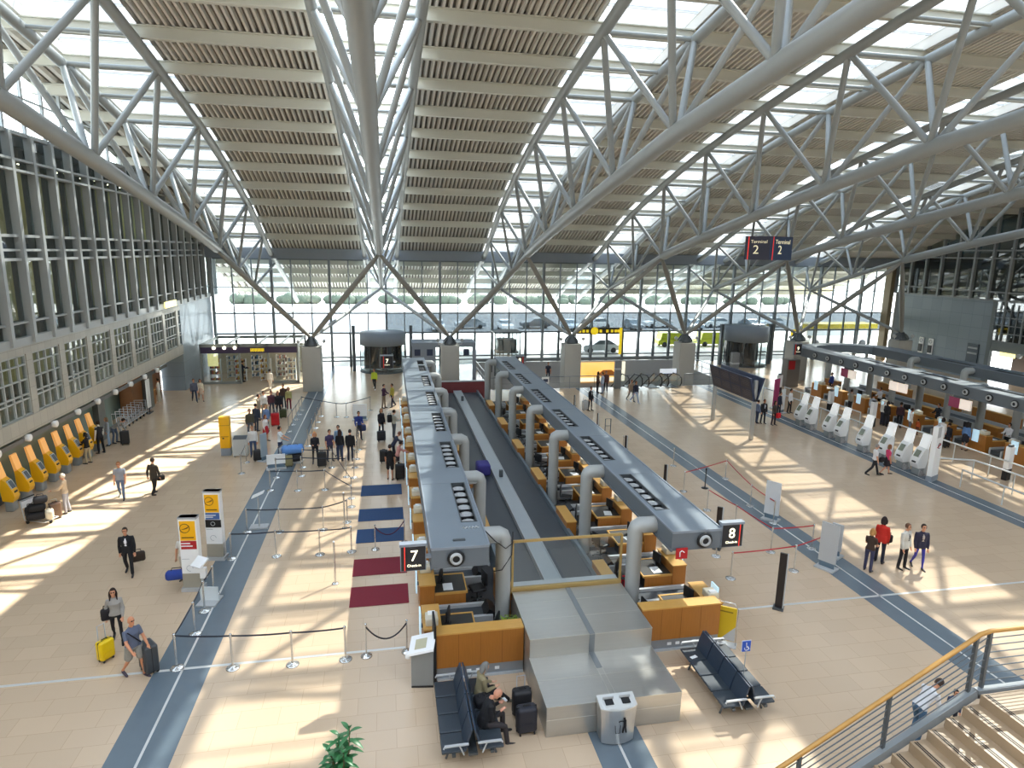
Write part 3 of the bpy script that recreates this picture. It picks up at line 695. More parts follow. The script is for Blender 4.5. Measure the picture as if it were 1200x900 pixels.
# signs 7, 8 and 9
SIGNBK = mat('sign face', '#25262b', .4, 0, .05, 4); LIT = mat('lit lettering', '#fff6d8', .5, 0, .01, 2, emit=1.6); REDL = mat('red sign line', '#e23a2e', .5, 0, .02, 2, emit=.6)
def numsign(n, label, x, y, z, flip, w_=.66, h_=.70):
    t = thing('check_in_sign', label, 'sign', (x, y, z))
    b = MB(); b.box(-w_/2, w_/2, 0, .16, -h_/2, h_/2, 1); b.box(-w_/2-.02, w_/2+.02, -.02, .18, h_/2-.02, h_/2+.05, 1); b.box(-w_/2+.02, w_/2-.02, -.012, 0, -h_/2+.02, h_/2-.02, 0); b.build('panel', [SIGNBK, GREY], t)
    rx = -.22 if not flip else .22
    MB().box(rx-.012, rx+.012, -.02, -.012, -h_/2+.02, h_/2-.02).build('red_line', REDL, t)
    text(n, .42, LIT, t, (.02 if not flip else -.02, -.016, .06), FRONT); text('Check-in', .10, LIT, t, (.02 if not flip else -.02, -.016, -.2), FRONT)
    MB().box(w_/2 if not flip else -w_/2-.14, w_/2+.14 if not flip else -w_/2, .02, .14, -.04, .04).build('bracket', GREY, t)
numsign('7', 'dark sign with lit number 7 hung from the left canopy end', .52, 15.6, 3.2, False)
numsign('8', 'dark sign with lit number 8 hung from the right canopy end', 9.52, 15.6, 3.2, True)
numsign('7', 'small far dark sign with number 7 beside the revolving door', -.12, 46.1, 3.2, False, .9, .9)
numsign('8', 'small far dark sign with number 8 at the far end of right canopy 8', 9.6, 46.2, 3.1, True)
s9 = numsign('9', 'dark sign with lit number 9 at the far end of the right island', 33.0, 46.9, 3.6, False, .7, .9)
p = G(685*.1+700, 643, 2.95)
t = thing('fire_sign', 'small red fire extinguisher sign hung under the right canopy end', 'sign', (7.95, 15.48, 2.83)); MB().box(-.17, .17, 0, .03, -.17, .15).build('plate', RED, t)
MB().tube([(-.06, -.01, -.1), (-.06, -.01, .04), (0, -.01, .08), (.07, -.01, .02)], .014, 6).build('pictogram', WHITE, t)
t = thing('loose_cable', 'white coiled cable lying on top of the left canopy', 'cable', (2.15, 16.7, CZ1)); MB().tube([(-.25+.06*math.sin(i*1.9), .08*math.cos(i*1.3)+.0, .012+.004*(i % 3)) if False else (-.22+.45*i/14, .07*math.sin(i*2.2), .012) for i in range(15)], .012, 6).build('wire', WHITE, t)
t = thing('vent_plate', 'dark vent plate on top of the left canopy near sign 7', 'vent', (1.75, 15.95, CZ1)); MB().box(-.16, .16, -.05, .05, 0, .03).build('plate', DSTEEL, t)
t = thing('black_cable', 'thin black cable looped around the first left duct pipe', 'cable', (3.12, 16.75, 0)); MB().tube([(-.6, -.2, 3.42), (-.3, -.27, 3.1), (.0, -.26, 2.85), (.22, -.16, 2.95), (.26, .05, 3.2)], .014, 6).build('wire', BLACK, t); MB().tube([(.26, .05, 3.1), (.2, -.16, 2.6), (-.1, -.25, 2.2), (-.3, -.1, 2.1)], .014, 6).build('wire', BLACK, t)

# central baggage conveyor
t = thing('baggage_conveyor', 'long dark double baggage conveyor with light centre ridge between the desks', 'conveyor', (5.05, 16.9, 0)); L = 30.5
MB().box(-1.45, -.28, 0, L, .2, .55).build('belt', BELT, t); MB().box(.28, 1.45, 0, L, .2, .55).build('belt', BELT, t)
MB().box(-.26, .26, 0, L, .2, .72).build('centre_ridge', mat('ridge metal', '#a5acaf', .4, .1, .05, 2), t)
for s in (-1, 1): MB().box(s*1.52-.06, s*1.52+.06, 0, L, 0, .74).build('side_rail', mat('conveyor rail', '#6b7880', .4, .3, .05, 2), t); MB().box(s*.28-.015, s*.28+.015, 0, L, .55, .74).build('edge_strip', LGREY, t)
for y in (.3, 11.2, 27): MB().rbox(-.09, .09, y, y+.16, .72, 1.05, .02).build('sensor_post', DSTEEL, t)
t = thing('red_barrier_wall', 'low dark red wall closing off the far end of the baggage conveyor', 'low wall', (5.1, 47.8, 0)); MB().box(-2.6, 2.2, 0, .25, 0, 1.3).build('panel', mat('maroon', '#7c3a3c', .5, 0, .1, 2), t); MB().box(-2.6, 2.2, -.03, .28, 1.3, 1.36).build('cap', LGREY, t)
t = thing('glass_office', 'low grey office front with windows behind the far end of the conveyor', 'office', (5, 55, 0))
b = MB(); b.box(-3, 2.5, 0, 2.5, 2.9, 3.3); b.box(-3, -1, 0, .1, 0, 2.9); b.box(2.2, 2.5, 0, .1, 0, 2.9); b.build('frame', GREY, t)
MB().quad((-1, .05, 0), (2.2, .05, 0), (2.2, .05, 2.9), (-1, .05, 2.9)).build('pane', GLASS, t)
for k in range(5): MB().box(-2.8+k*1.05, -2.3+k*1.05, -.03, .0, 2.2, 2.75).build('window', NAVY, t)
cs = MB(); cs.rbox(-.32, .32, -.42, .42, 0, .55, .1); o = cs.build('holdall', mat('violet cloth', '#3d3a86', .8, 0, .1, 8), None, (4.35, 29.2, .56)); tag(o, 'violet bag riding on the left conveyor belt', 'bag')
# stainless housing at the front end
BRUSH = mat('brushed stainless', '#b9b8b2', .3, .7, .06, 1.3, stretch=(1, 12, 12)); SEAM = mat('steel seam', '#c9c8c0', .3, .7, .03, 3); SGREY = mat('seam grey', '#83888a', .4, .4, .03, 3)
t = thing('conveyor_housing', 'stepped stainless steel housing at the front end of the conveyor', 'housing', (5.05, 12.54, 0))
b = MB(); b.rbox(-1.66, 1.66, 0, 1.9, 0, .79, .012); b.build('lower_box', BRUSH, t)
b = MB(); b.rbox(-1.66, 1.66, 1.86, 4.25, 0, 1.32, .012); b.build('upper_box', BRUSH, t)
s = MB(); s.box(-.075, .075, 1.85, 4.24, 1.322, 1.328, 1); s.box(-.075, .075, 1.852, 1.858, .80, 1.31, 1); s.box(-.075, .075, 1.2, 1.85, .792, .797, 1); s.box(-.08, -.06, .01, 1.2, .79, .796); s.box(.06, .08, .01, 1.2, .79, .796)
for z, y0, ys in ((.79, 0, (.95,)), (1.32, 0, (2.75, 3.6))):
    for y in ys: s.box(-1.65, 1.65, y-.008, y+.008, z, z+.005)
s.box(-1.66, 1.66, -.008, 0, .44, .455); s.box(-1.66, 1.66, -.006, .006, .775, .797); s.box(-1.66, 1.66, 1.854, 1.866, 1.305, 1.327)
for sd in (-1, 1): s.box(sd*1.66-.006, sd*1.66+.006, 0, 1.86, .775, .797); s.box(sd*1.66-.006, sd*1.66+.006, 1.86, 4.25, 1.305, 1.327)
s.build('seam', [SEAM, SGREY], t)
t = thing('glass_screen', 'clear glass screen in gold frame standing behind the steel housing', 'glass screen', (5.05, 16.87, 0)); GOLD = mat('gold frame', '#b99c62', .4, .3, .05, 3)
f = MB(); f.box(-1.68, 1.68, -.05, .05, 1.28, 1.42); f.beam((-1.65, 0, 2.86), (1.65, 0, 2.86), .06, .07)
for sd in (-1, 1): f.box(sd*1.65-.03, sd*1.65+.03, -.03, .03, 1.3, 2.86)
f.build('frame', GOLD, t); MB().quad((-1.62, 0, 1.42), (1.62, 0, 1.42), (1.62, 0, 2.83), (-1.62, 0, 2.83)).build('pane', GLASS, t)
MB().box(-1.6, 1.6, .06, .3, 1.25, 1.42).build('ledge', LGREY, t)

# wooden end counters
def end_counter(label, x0, x1, y):
    t = thing('end_counter', label, 'counter', ((x0+x1)/2, y, 0)); w_ = (x1-x0)/2
    b = MB(); b.box(-w_, w_, 0, .36, .34, 1.29); b.build('front_panel', WOOD, t)
    MB().box(-w_, w_, -.012, .40, 1.29, 1.33).build('top', WOODT, t); k = MB(); k.box(-w_, w_, .03, .34, .0, .34); k.box(-w_, w_, -.04, .03, .0, .05, 1)
    for q in (-.3, -.05, .45): k.box(q-.06, q+.06, .02, .03, .14, .22, 2)
    k.build('skirting', [mat('skirting grey', '#8d9296', .4, .3, .05, 3), LGREY, WHITE], t)
    g = MB()
    n = 4
    for q in range(1, n): g.box(-w_+2*w_*q/n-.004, -w_+2*w_*q/n+.004, -.004, 0, .34, 1.29)
    g.build('panel_joint', mat('dark joint', '#6e4217', .6, 0, .05, 3), t)
end_counter('wooden end counter with light top behind the seated couple', 1.06, 3.36, 15.0)
end_counter('wooden end counter with light top beside the yellow advertising stand', 6.78, 9.15, 15.25)
# wedge front of the left row: dark end panel and bush in a tray
t = thing('planter_tray', 'tray of low green plants behind the left end counter', 'plant', (3.12, 15.75, 0)); MB().rbox(-.24, .24, -.26, .26, .0, 1.02, .03).build('tray', mat('tray black', '#23272a', .5, 0, .1, 6), t); lf = MB(); random.seed(8)
for q in range(90):
    x, y, a = random.uniform(-.2, .2), random.uniform(-.22, .22), random.uniform(0, 6.28); dx, dy = .06*math.cos(a), .06*math.sin(a); z = 1.02+random.uniform(0, .07)
    lf.add([(x, y, z), (x+dx-dy*.4, y+dy+dx*.4, z+.03), (x+2*dx, y+2*dy, z+.01), (x+dx+dy*.4, y+dy-dx*.4, z+.03)], [(0, 1, 2, 3)])
lf.build('leaves', mat('bush green', '#6f8a1e', .6, 0, .35, 9), t)

def desk_proto():
    """local: passengers at +X; the clerk sits at -X"""
    t = thing('check_in_desk', 'desk', 'desk')
    b = MB(); b.box(.55, 1.0, -.62, .62, 0, 1.06); b.build('outer_counter', WOOD, t); MB().box(.52, 1.02, -.64, .64, 1.06, 1.1).build('counter_top', WOODT, t)
    k = MB(); k.box(-.42, .54, -.55, .55, .74, .77); k.build('worktop', DARKTOP, t)
    r = MB()
    for y in (-.57, .57): r.box(-.44, .54, y-.03, y+.03, .72, .785)
    r.box(-.46, -.42, -.6, .6, .72, .785); r.build('worktop_edge', WOODT, t)
    MB().box(-.40, .54, -.6, -.56, .28, .72).build('side_panel', WOOD, t); MB().box(-.40, .54, .56, .6, .1, .72).build('side_panel', WOOD, t)
    MB().box(-.15, .5, -.5, .5, .02, .6).build('plinth', BLACK, t)
    MB().box(1.06, 1.10, -.2, .2, .62, 1.32).build('display_panel', SCREEN, t); MB().box(1.0, 1.06, -.03, .03, .8, .9).build('display_bracket', DSTEEL, t)
    return t
def monitor_proto():
    t = thing('computer_monitor', 'm', 'monitor'); MB().rbox(-.03, .03, -.2, .2, .12, .46, .02).build('screen', BLACK, t); s = MB(); s.box(-.03, .03, -.03, .03, .02, .14); s.rbox(-.1, .1, -.12, .12, 0, .02, .01); s.build('stand', BLACK, t); return t
def printer_proto():
    t = thing('label_printer', 'm', 'printer'); MB().rbox(-.17, .17, -.2, .2, 0, .22, .03).build('body', PLASTIC, t); MB().box(-.1, .1, -.17, -.02, .22, .26).build('paper_feed', WHITE, t); return t
def chair_proto():
    t = thing('office_chair', 'm', 'chair'); MB().rbox(-.24, .24, -.24, .24, .44, .52, .04).build('seat', BLACK, t); MB().rbox(-.28, -.22, -.22, .22, .58, 1.0, .03).build('backrest', BLACK, t)
    MB().tube([(0, 0, .06), (0, 0, .45)], .03, 8).build('column', DSTEEL, t); b = MB()
    for q in range(5): a = 2*PI*q/5; b.tube([(0, 0, .1), (.26*math.cos(a), .26*math.sin(a), .06)], .02, 6); b.ell((.27*math.cos(a), .27*math.sin(a), .032), (.03, .03, .03), 6, 4)
    b.build('base', DSTEEL, t); MB().box(-.27, -.24, -.03, .03, .45, .7).build('back_support', BLACK, t); return t
def feeder_proto():
    t = thing('weigh_belt', 'm', 'conveyor'); MB().box(-1.05, .95, -.3, .3, .12, .38).build('belt', BELT, t)
    for s in (-1, 1): MB().box(-1.05, .95, s*.36-.055, s*.36+.055, .05, .48).build('rail', LGREY, t)
    MB().prism([(-1.15, .2), (-1.15, .5), (-.95, .62), (-.8, .4)], 'Y', -.32, .32).build('drop_flap', BLACK, t); return t
def cabinet_proto():
    t = thing('wood_cabinet', 'm', 'cabinet'); MB().box(-.19, .19, -.8, .8, .05, .95).build('carcass', WOOD, t); MB().box(-.2, .2, -.82, .82, .95, .99).build('top', WOODT, t); MB().box(-.16, .16, -.78, .78, 0, .05).build('plinth', BLACK, t); return t
def paper_proto():
    o = MB().box(-.15, .15, -.21, .21, 0, .012).build('paper_sheet', WHITE); return tag(o, 'p', 'paper')
PROTO = {k: [f(), False] for k, f in (('desk', desk_proto), ('mon', monitor_proto), ('prn', printer_proto), ('chair', chair_proto), ('feed', feeder_proto), ('cab', cabinet_proto), ('paper', paper_proto))}
def place(kind, loc, rz, label, group):
    p = PROTO[kind]
    if not p[1]: p[1] = True; r = p[0]; r.location = loc; r.rotation_euler.z = rz; r['label'] = label; r['group'] = group; return r
    return dup(p[0], loc, rz, label, group)
random.seed(21)
def row(side_name, X, flip, ys, cab_x, skip_cab=False):
    rz = PI if flip else 0; s = -1 if flip else 1
    for k, y in enumerate(ys):
        o = ORD[k]; W = 'in the %s desk row, %s from front' % (side_name, o)
        place('desk', (X, y, 0), rz, 'wooden check-in desk '+W, 'check-in desks')
        place('mon', (X+s*.3, y+.12, .77), rz+.3*s, 'black monitor on the desk '+W, 'desk monitors')
        place('prn', (X+s*.78, y+(.3 if k % 2 else -.3), 1.1), rz, 'cream printer on the counter '+W, 'ticket printers')
        place('paper', (X+s*.12, y-.22, .771), .2*(k % 3)-.2, 'white paper on the desk '+W, 'papers on desks')
        place('chair', (X-s*.85, y+.1, 0), rz+random.uniform(-.7, .7), 'black swivel chair behind the desk '+W, 'desk chairs')
        place('feed', (X-s*.05, y+1.2, 0), rz, 'weighing belt beside the desk '+W, 'weighing belts')
        if k % 2 == 0: place('cab', (cab_x, y+1.0+.9, 0), rz, 'wooden cabinet behind the desk '+W, 'conveyor side cabinets')
RY = [16.25]+[18.6+2.39*k for k in range(11)]
row('left', 1.78, True, RY, 3.38)
row('right', 8.42, False, RY, 6.72)
row('far island', 34.7, True, [20.8+2.42*k for k in range(11)], 36.62)
for k in range(6):
    t = thing('back_partition', 'low wooden partition deep inside the right island, %s from the front' % ORD[k], 'partition', (39.1, 21+4.4*k, 0), 0, 'right island partitions')
    MB().box(-.12, .12, -1.7, 1.7, 0, 1.2).build('panel', WOOD, t); MB().box(-.14, .14, -1.72, 1.72, 1.2, 1.24).build('cap', WOODT, t)
t = thing('baggage_conveyor', 'dark baggage conveyor inside the right island', 'conveyor', (37.7, 16, 0)); MB().box(-.7, .7, 0, 30, .2, .55).build('belt', BELT, t)
for s in (-1, 1): MB().box(s*.8-.07, s*.8+.07, 0, 30, 0, .75).build('side_rail', LGREY, t)
for k in range(5):
    y = 22.2+4.85*k; t = thing('hanging_monitor', 'pair of lit flight screens under the right canopy, %s from the front' % ORD[k], 'screen', (33.7, y, 2.55), 0, 'screens under the right canopy')
    MB().box(-.06, .06, -.75, -.02, -.3, .3).build('screen', mat('warm lit screen', '#f2e3d6', .4, 0, .1, 3, emit=.5), t); MB().box(-.06, .06, .02, .75, -.3, .3).build('screen', MATS['warm lit screen'] if k % 2 else mat('maroon screen', '#7a2c48', .4, 0, .1, 3, emit=.3), t)
    MB().box(-.02, .02, -.5, .5, .3, .52).build('hanger', DSTEEL, t)
t = thing('backpack', 'red backpack on the floor behind the right desks', 'bag', (7.55, 18.6, 0)); MB().ell((0, 0, .28), (.17, .13, .27), 12, 8).build('body', mat('red nylon', '#b3122a', .7, 0, .1, 8), t); MB().tube([(-.08, -.1, .4), (-.1, -.17, .25), (-.07, -.1, .1)], .02, 6).build('strap', BLACK, t)
# dark office carpet inside the islands
for x0, x1, lab in ((1.1, 3.5, 'left'), (6.6, 9.3, 'right')):
    o = MB().box(x0, x1, 15.4, 46.5, .002, .012).build('carpet', mat('office carpet', '#4d4c4c', .9, 0, .1, 3)); tag(o, 'dark grey carpet under the %s desk row' % lab, 'carpet')
# front end of the left row: dark end panel
t = thing('end_screen', 'tall dark end panel between the kiosk and the left end counter', 'panel', (1.02, 15.2, 0)); MB().box(-.03, .03, -.3, .45, 0, 1.62).build('panel', BLACK, t)
MB().box(-.06, .06, -.28, .43, 0, .03).build('foot', DSTEEL, t)
# ------------------------------------------------------------------ queue posts and belts
MIRROR = mat('polished steel', '#d2d3d1', .18, .8, .03, 5); BLUEBELT = mat('dark blue belt', '#262d3c', .6, 0, .05, 8); REDBELT = mat('red belt', '#b02430', .6, 0, .05, 8)
def post_proto(dark=False):
    t = thing('barrier_post', 'p', 'barrier post'); m = mat('black post', '#26282b', .4, .2, .05, 5) if dark else MIRROR
    MB().lathe([(.0, 0), (.175, 0), (.178, .015), (.15, .03), (.05, .05), (.03, .07)], n=18).build('base', m, t); MB().tube([(0, 0, .04), (0, 0, .93)], .027, 10).build('pole', m, t)
    MB().lathe([(.036, .9), (.038, .91), (.038, 1.0), (.03, 1.015), (.0, 1.015)], n=12).build('head', m if not dark else BLACK, t); return t
PST = [post_proto(), False]; PSTD = [post_proto(True), False]
def post(px, label, group, dark=False, world=False):
    P = PSTD if dark else PST; p = px if world else G(*px); loc = (p[0], p[1], 0)
    if not P[1]: P[1] = True; r = P[0]; r.location = loc; r['label'] = label; r['group'] = group; return r
    return dup(P[0], loc, 0, label, group)
BELTQ = []
def belt(a, b, m): BELTQ.append((a, b, m))
def make_belt(a, b, m, z=.955, sag=.02):
    A, B = Vector(a.location), Vector(b.location) if not isinstance(b, tuple) else Vector(b); d = B-A; n = 8; mb = MB()
    u = d.normalized(); side = Vector((-u.y, u.x, 0))*.003; vs = []; P0 = u*.036
    for k in range(n+1):
        f = k/n; c = P0+(d-2*P0)*f; zz = z-sag*4*f*(1-f)
        vs += [(c.x+side.x, c.y+side.y, zz-.024), (c.x+side.x, c.y+side.y, zz+.024), (c.x-side.x, c.y-side.y, zz+.024), (c.x-side.x, c.y-side.y, zz-.024)]
    fs = []
    for k in range(n):
        o = 4*k
        for e in range(4): fs.append((o+e, o+(e+1) % 4, o+4+(e+1) % 4, o+4+e))
    mb.add(vs, fs); hd = [c for c in a.children if c.name.startswith('head')][0]; o = mb.build('belt', m, hd); return o
def line(pts, where, m, group, dark=(), belts=True, close=None):
    ps = [post(p, ('black' if k in dark else 'silver')+' belt post, %s %s' % (ORD[k], where), group, k in dark) for k, p in enumerate(pts)]
    if belts:
        for a, b in zip(ps, ps[1:]): belt(a, b, m)
    return ps
QG = 'barrier posts of the left queue'
r1 = line([(207.5, 783), (273, 783), (343, 779), (405, 773)], 'from left in the front row of the left queue', BLUEBELT, QG)
r1b = line([(229, 743), (240, 716), (251, 697)], 'behind the front row along the left slate strip', BLUEBELT, QG); belt(r1[0], r1b[0], BLUEBELT)
r2 = line([(271.5, 655), (324, 652), (375, 650), (412, 646.5)], 'from left in the second row of the left queue', BLUEBELT, QG)
r3 = line([(290, 624), (328, 623.5), (379, 621), (407, 612)], 'from left in the third row of the left queue', BLUEBELT, QG)
r4 = line([(317, 575), (349, 575), (381, 574), (412, 594)], 'from left in the fourth row of the left queue', BLUEBELT, QG)
r5 = line([(324, 560), (353.5, 558), (406, 559)], 'from left in the fifth row of the left queue', BLUEBELT, QG)
line([(355, 548), (389, 548), (412, 584)], 'from left in the sixth row of the left queue', BLUEBELT, QG)
rc = line([(415, 560), (416, 548), (418.5, 538), (421, 527)], 'from the front along the right edge of the left queue', BLUEBELT, QG)
ra = line([(338.5, 506), (343, 498), (347.5, 492), (351, 486), (354, 481)], 'from the front on the slate strip behind the queue', BLUEBELT, QG)
rb = line([(361, 523), (366, 510), (370, 502), (373, 495), (376.5, 488)], 'from the front on the diagonal behind the queue', BLUEBELT, QG)
rd = line([(394.5, 489), (406, 489), (434, 481)], 'from left at the very back of the queue', BLUEBELT, QG); belt(ra[4], rd[0], BLUEBELT)
line([(283, 555), (289, 542)], 'from the front left of the waiting travellers', BLUEBELT, QG)
for k, (p, h) in enumerate((((393, 684), 1.5), ((404, 619), 1.5), ((419, 530), 1.7))):
    q = G(*p); t = thing('guide_pole', 'tall thin steel pole in the left queue, %s from the front' % ORD[k], 'pole', (q[0], q[1], 0), 0, 'steel guide poles')
    MB().tube([(0, 0, .03), (0, 0, h)], .034, 10).build('pole', MIRROR, t); MB().lathe([(0, 0), (.12, 0), (.11, .025), (.03, .04)], n=14).build('base', MIRROR, t); MB().lathe([(.034, h), (.036, h+.03), (0, h+.05)], n=10).build('cap', WHITE, t)
# red belts on the right
RG = 'barrier posts of the right queue'
q1 = line([(801, 576), (850, 561), (879, 593), (906, 613)], 'from the far end on the outer red belt', REDBELT, RG)
q2 = line([(828.5, 598), (861, 618), (903, 647), (951, 643)], 'from the far end on the middle red belt', REDBELT, RG)
q3 = line([(856, 678), (930, 669), (968, 654)], 'from the left on the front red belt', REDBELT, RG)
post((839, 652), 'silver belt post half hidden behind sign 8', RG); post((826, 572), 'black belt post standing on the outer red belt line', RG, True); post((730, 531), 'silver belt post halfway along the right side of canopy 8', RG); post((789, 546), 'silver belt post by the far end of the red belts', RG)
for a_ in BELTQ: make_belt(*a_)
# velvet rope pairs
ROPE = mat('black rope', '#241f24', .8, 0, .1, 12); VROPE = mat('violet rope', '#4a2440', .8, 0, .1, 12)
def rope_pair(a, b, lab, m):
    for k, p in enumerate((a, b)):
        q = G(*p); t = thing('rope_post', 'slim chrome rope post '+lab+(' on the left' if k == 0 else ' on the right'), 'rope post', (q[0], q[1], 0), 0, 'rope posts')
        MB().lathe([(0, 0), (.16, 0), (.15, .03), (.04, .06), (.022, .09)], n=18).build('base', MIRROR, t); MB().tube([(0, 0, .05), (0, 0, .95)], .02, 10).build('pole', MIRROR, t); MB().ell((0, 0, .97), (.035, .035, .035), 10, 6).build('knob', MIRROR, t)
        if k == 0: first = q; root = t
    A, B = Vector((0, 0, .9)), Vector((q[0]-first[0], q[1]-first[1], .9))
    MB().tube([A.lerp(B, u)-Vector((0, 0, .42*4*u*(1-u))) for u in [i/14 for i in range(15)]], .022, 8).build('rope', m, root)
rope_pair((429.5, 769), (477, 764), 'in front of the left desks with black rope', ROPE); rope_pair((440, 644), (474, 636), 'beside the last blue mat with violet rope', VROPE)
# coloured floor mats
MBL = mat('blue carpet', '#2f4a70', .9, 0, .1, 18); MRD = mat('red carpet', '#7e2634', .9, 0, .1, 18)
for k, (y0, y1, m, c) in enumerate(((28.45, 29.8, MBL, 'blue floor mat farthest from the camera of three'), (25.6, 26.9, MBL, 'blue floor mat in the middle of three'), (23.55, 24.8, MBL, 'blue floor mat closest to the red mats'), (20.95, 22.2, MRD, 'red floor mat behind sign 7'), (18.95, 20.2, MRD, 'red floor mat in front of the kiosk end, closest to the camera'))):
    o = MB().rbox(-.93, .93, 0, y1-y0, .004, .018, .006, 0, 1).build('floor_mat', m, None, (-.45, y0, 0)); tag(o, c, 'mat', 'floor mats')
# ------------------------------------------------------------------ self-service kiosks
KOR = mat('orange backlit panel', '#f2b062', .4, 0, .06, 2, emit=.35)
def kiosk_proto():
    t = thing('check_in_kiosk', 'k', 'kiosk')          # screen towards +X
    MB().rbox(-.12, .2, -.2, .2, 0, .5, .05).build('pedestal', mat('kiosk grey', '#8f9494', .45, .1, .05, 3), t)
    prof = [(-.16, .48), (.22, .42), (.30, .62), (.26, .85), (.05, 1.3), (-.1, 1.45), (-.22, 1.4), (-.2, .9)]
    MB().prism(prof, 'Y', -.21, .21).build('body', YELLOW, t)
    MB().prism([(-.22, 1.38), (-.1, 1.42), (-.26, 2.1), (-.34, 2.1)], 'Y', -.21, .21).build('sign_panel', KOR, t)
    MB().quad((.03, -.14, 1.37-.03), (.20, -.14, 1.0), (.20, .14, 1.0), (.03, .14, 1.34)).build('screen_glass', BLACK, t)
    b = MB(); b.beam((.215, 0, .98), (.055, 0, 1.33), .34, .03, 0, (1, 0, .6)); b.build('screen_frame', LGREY, t)
    MB().beam((.235, 0, 1.0), (.085, 0, 1.31), .24, .012, 0, (1, 0, .6)).build('screen', mat('kiosk screen', '#59636c', .15, 0, .1, 4), t)
    MB().box(.26, .29, -.1, .1, .8, .88).build('card_slot', BLACK, t)
    return t
kp = kiosk_proto()
for k in range(8):
    lab = 'yellow self-service kiosk by the left teal wall, %s from the front' % ORD[k]
    if k == 0: kp.location = (-15.75, 29.0, 0); kp['label'] = lab; kp['group'] = 'yellow kiosks'
    else: dup(kp, (-15.75, 29.0+1.2*k, 0), 0, lab, 'yellow kiosks')
def wkiosk_proto():
    t = thing('check_in_kiosk', 'k', 'kiosk')          # screen towards -X
    MB().rbox(-.2, .16, -.24, .24, 0, .42, .05).build('pedestal', MATS['kiosk grey'], t)
    MB().prism([(.16, .4), (-.24, .38), (-.34, .6), (-.28, .85), (-.05, 1.3), (.08, 1.45), (.24, 1.4), (.26, .8)], 'Y', -.27, .27).build('body', WHITE, t)
    MB().prism([(.24, 1.38), (.08, 1.42), (.26, 2.12), (.35, 2.12)], 'Y', -.25, .25).build('sign_panel', mat('kiosk bright sign', '#f3f6f6', .4, 0, .02, 2, emit=.25), t)
    MB().beam((-.265, 0, .98), (-.085, 0, 1.31), .3, .02, 0, (-1, 0, .6)).build('screen', mat('grey green screen', '#7a8272', .15, 0, .1, 4), t)
    MB().box(-.345, -.30, -.12, .12, .66, .74).build('card_slot', BLACK, t); MB().box(.10, .34, -.2, .2, 0, 1.35).build('rear_box', LGREY, t)
    f = MB(); f.prism([(-.25, 0), (.2, 0), (.2, .05), (-.2, .35)], 'Y', -.36, -.3); f.build('striped_foot', mat('foot stripes', '#d8d8d8', .5, 0, .3, 9, col2='#3a1c1c'), t)
    return t
wk = wkiosk_proto()
for k, y in enumerate((27.45, 28.5, 29.8, 31.5, 33.4, 34.5, 36.3, 37.4)):
    lab = 'white self-service kiosk by the right-hand strip, %s from the front' % ORD[k]
    if k == 0: wk.location = (27.05, y, 0); wk['label'] = lab; wk['group'] = 'white kiosks'
    else: dup(wk, (27.05, y, 0), 0, lab, 'white kiosks')
# kiosk at the left end counter
t = thing('info_terminal', 'grey touchscreen terminal with tilted white head beside the left end counter', 'terminal', (.70, 14.95, 0), math.radians(-8))
MB().prism([(-.28, 0), (.28, 0), (.28, 1.18), (-.28, 1.0)], 'Y', -.16, .2).build('body', mat('terminal grey', '#8d9191', .45, .3, .05, 3), t); MB().box(-.28, .28, -.17, .21, 0, .05).build('plinth', BLACK, t)
hd = MB(); hd.add([(-.34, -.3, .98), (.30, -.3, 1.12), (.34, .2, 1.3), (-.30, .2, 1.16), (-.34, -.28, 1.04), (.30, -.28, 1.18), (.34, .22, 1.36), (-.30, .22, 1.22)], [(0, 3, 2, 1), (4, 5, 6, 7), (0, 1, 5, 4), (1, 2, 6, 5), (2, 3, 7, 6), (3, 0, 4, 7)]); hd.build('head', WHITE, t)
sc = MB(); sc.add([(-.19, -.2, 1.105), (.10, -.2, 1.168), (.12, .08, 1.275), (-.17, .08, 1.212)], [(0, 1, 2, 3)]); sc.build('screen', mat('beige screen', '#b9b59a', .2, 0, .1, 4), t)
MB().rbox(-.42, -.30, -.26, -.1, .88, 1.02, .03).build('scanner', WHITE, t)
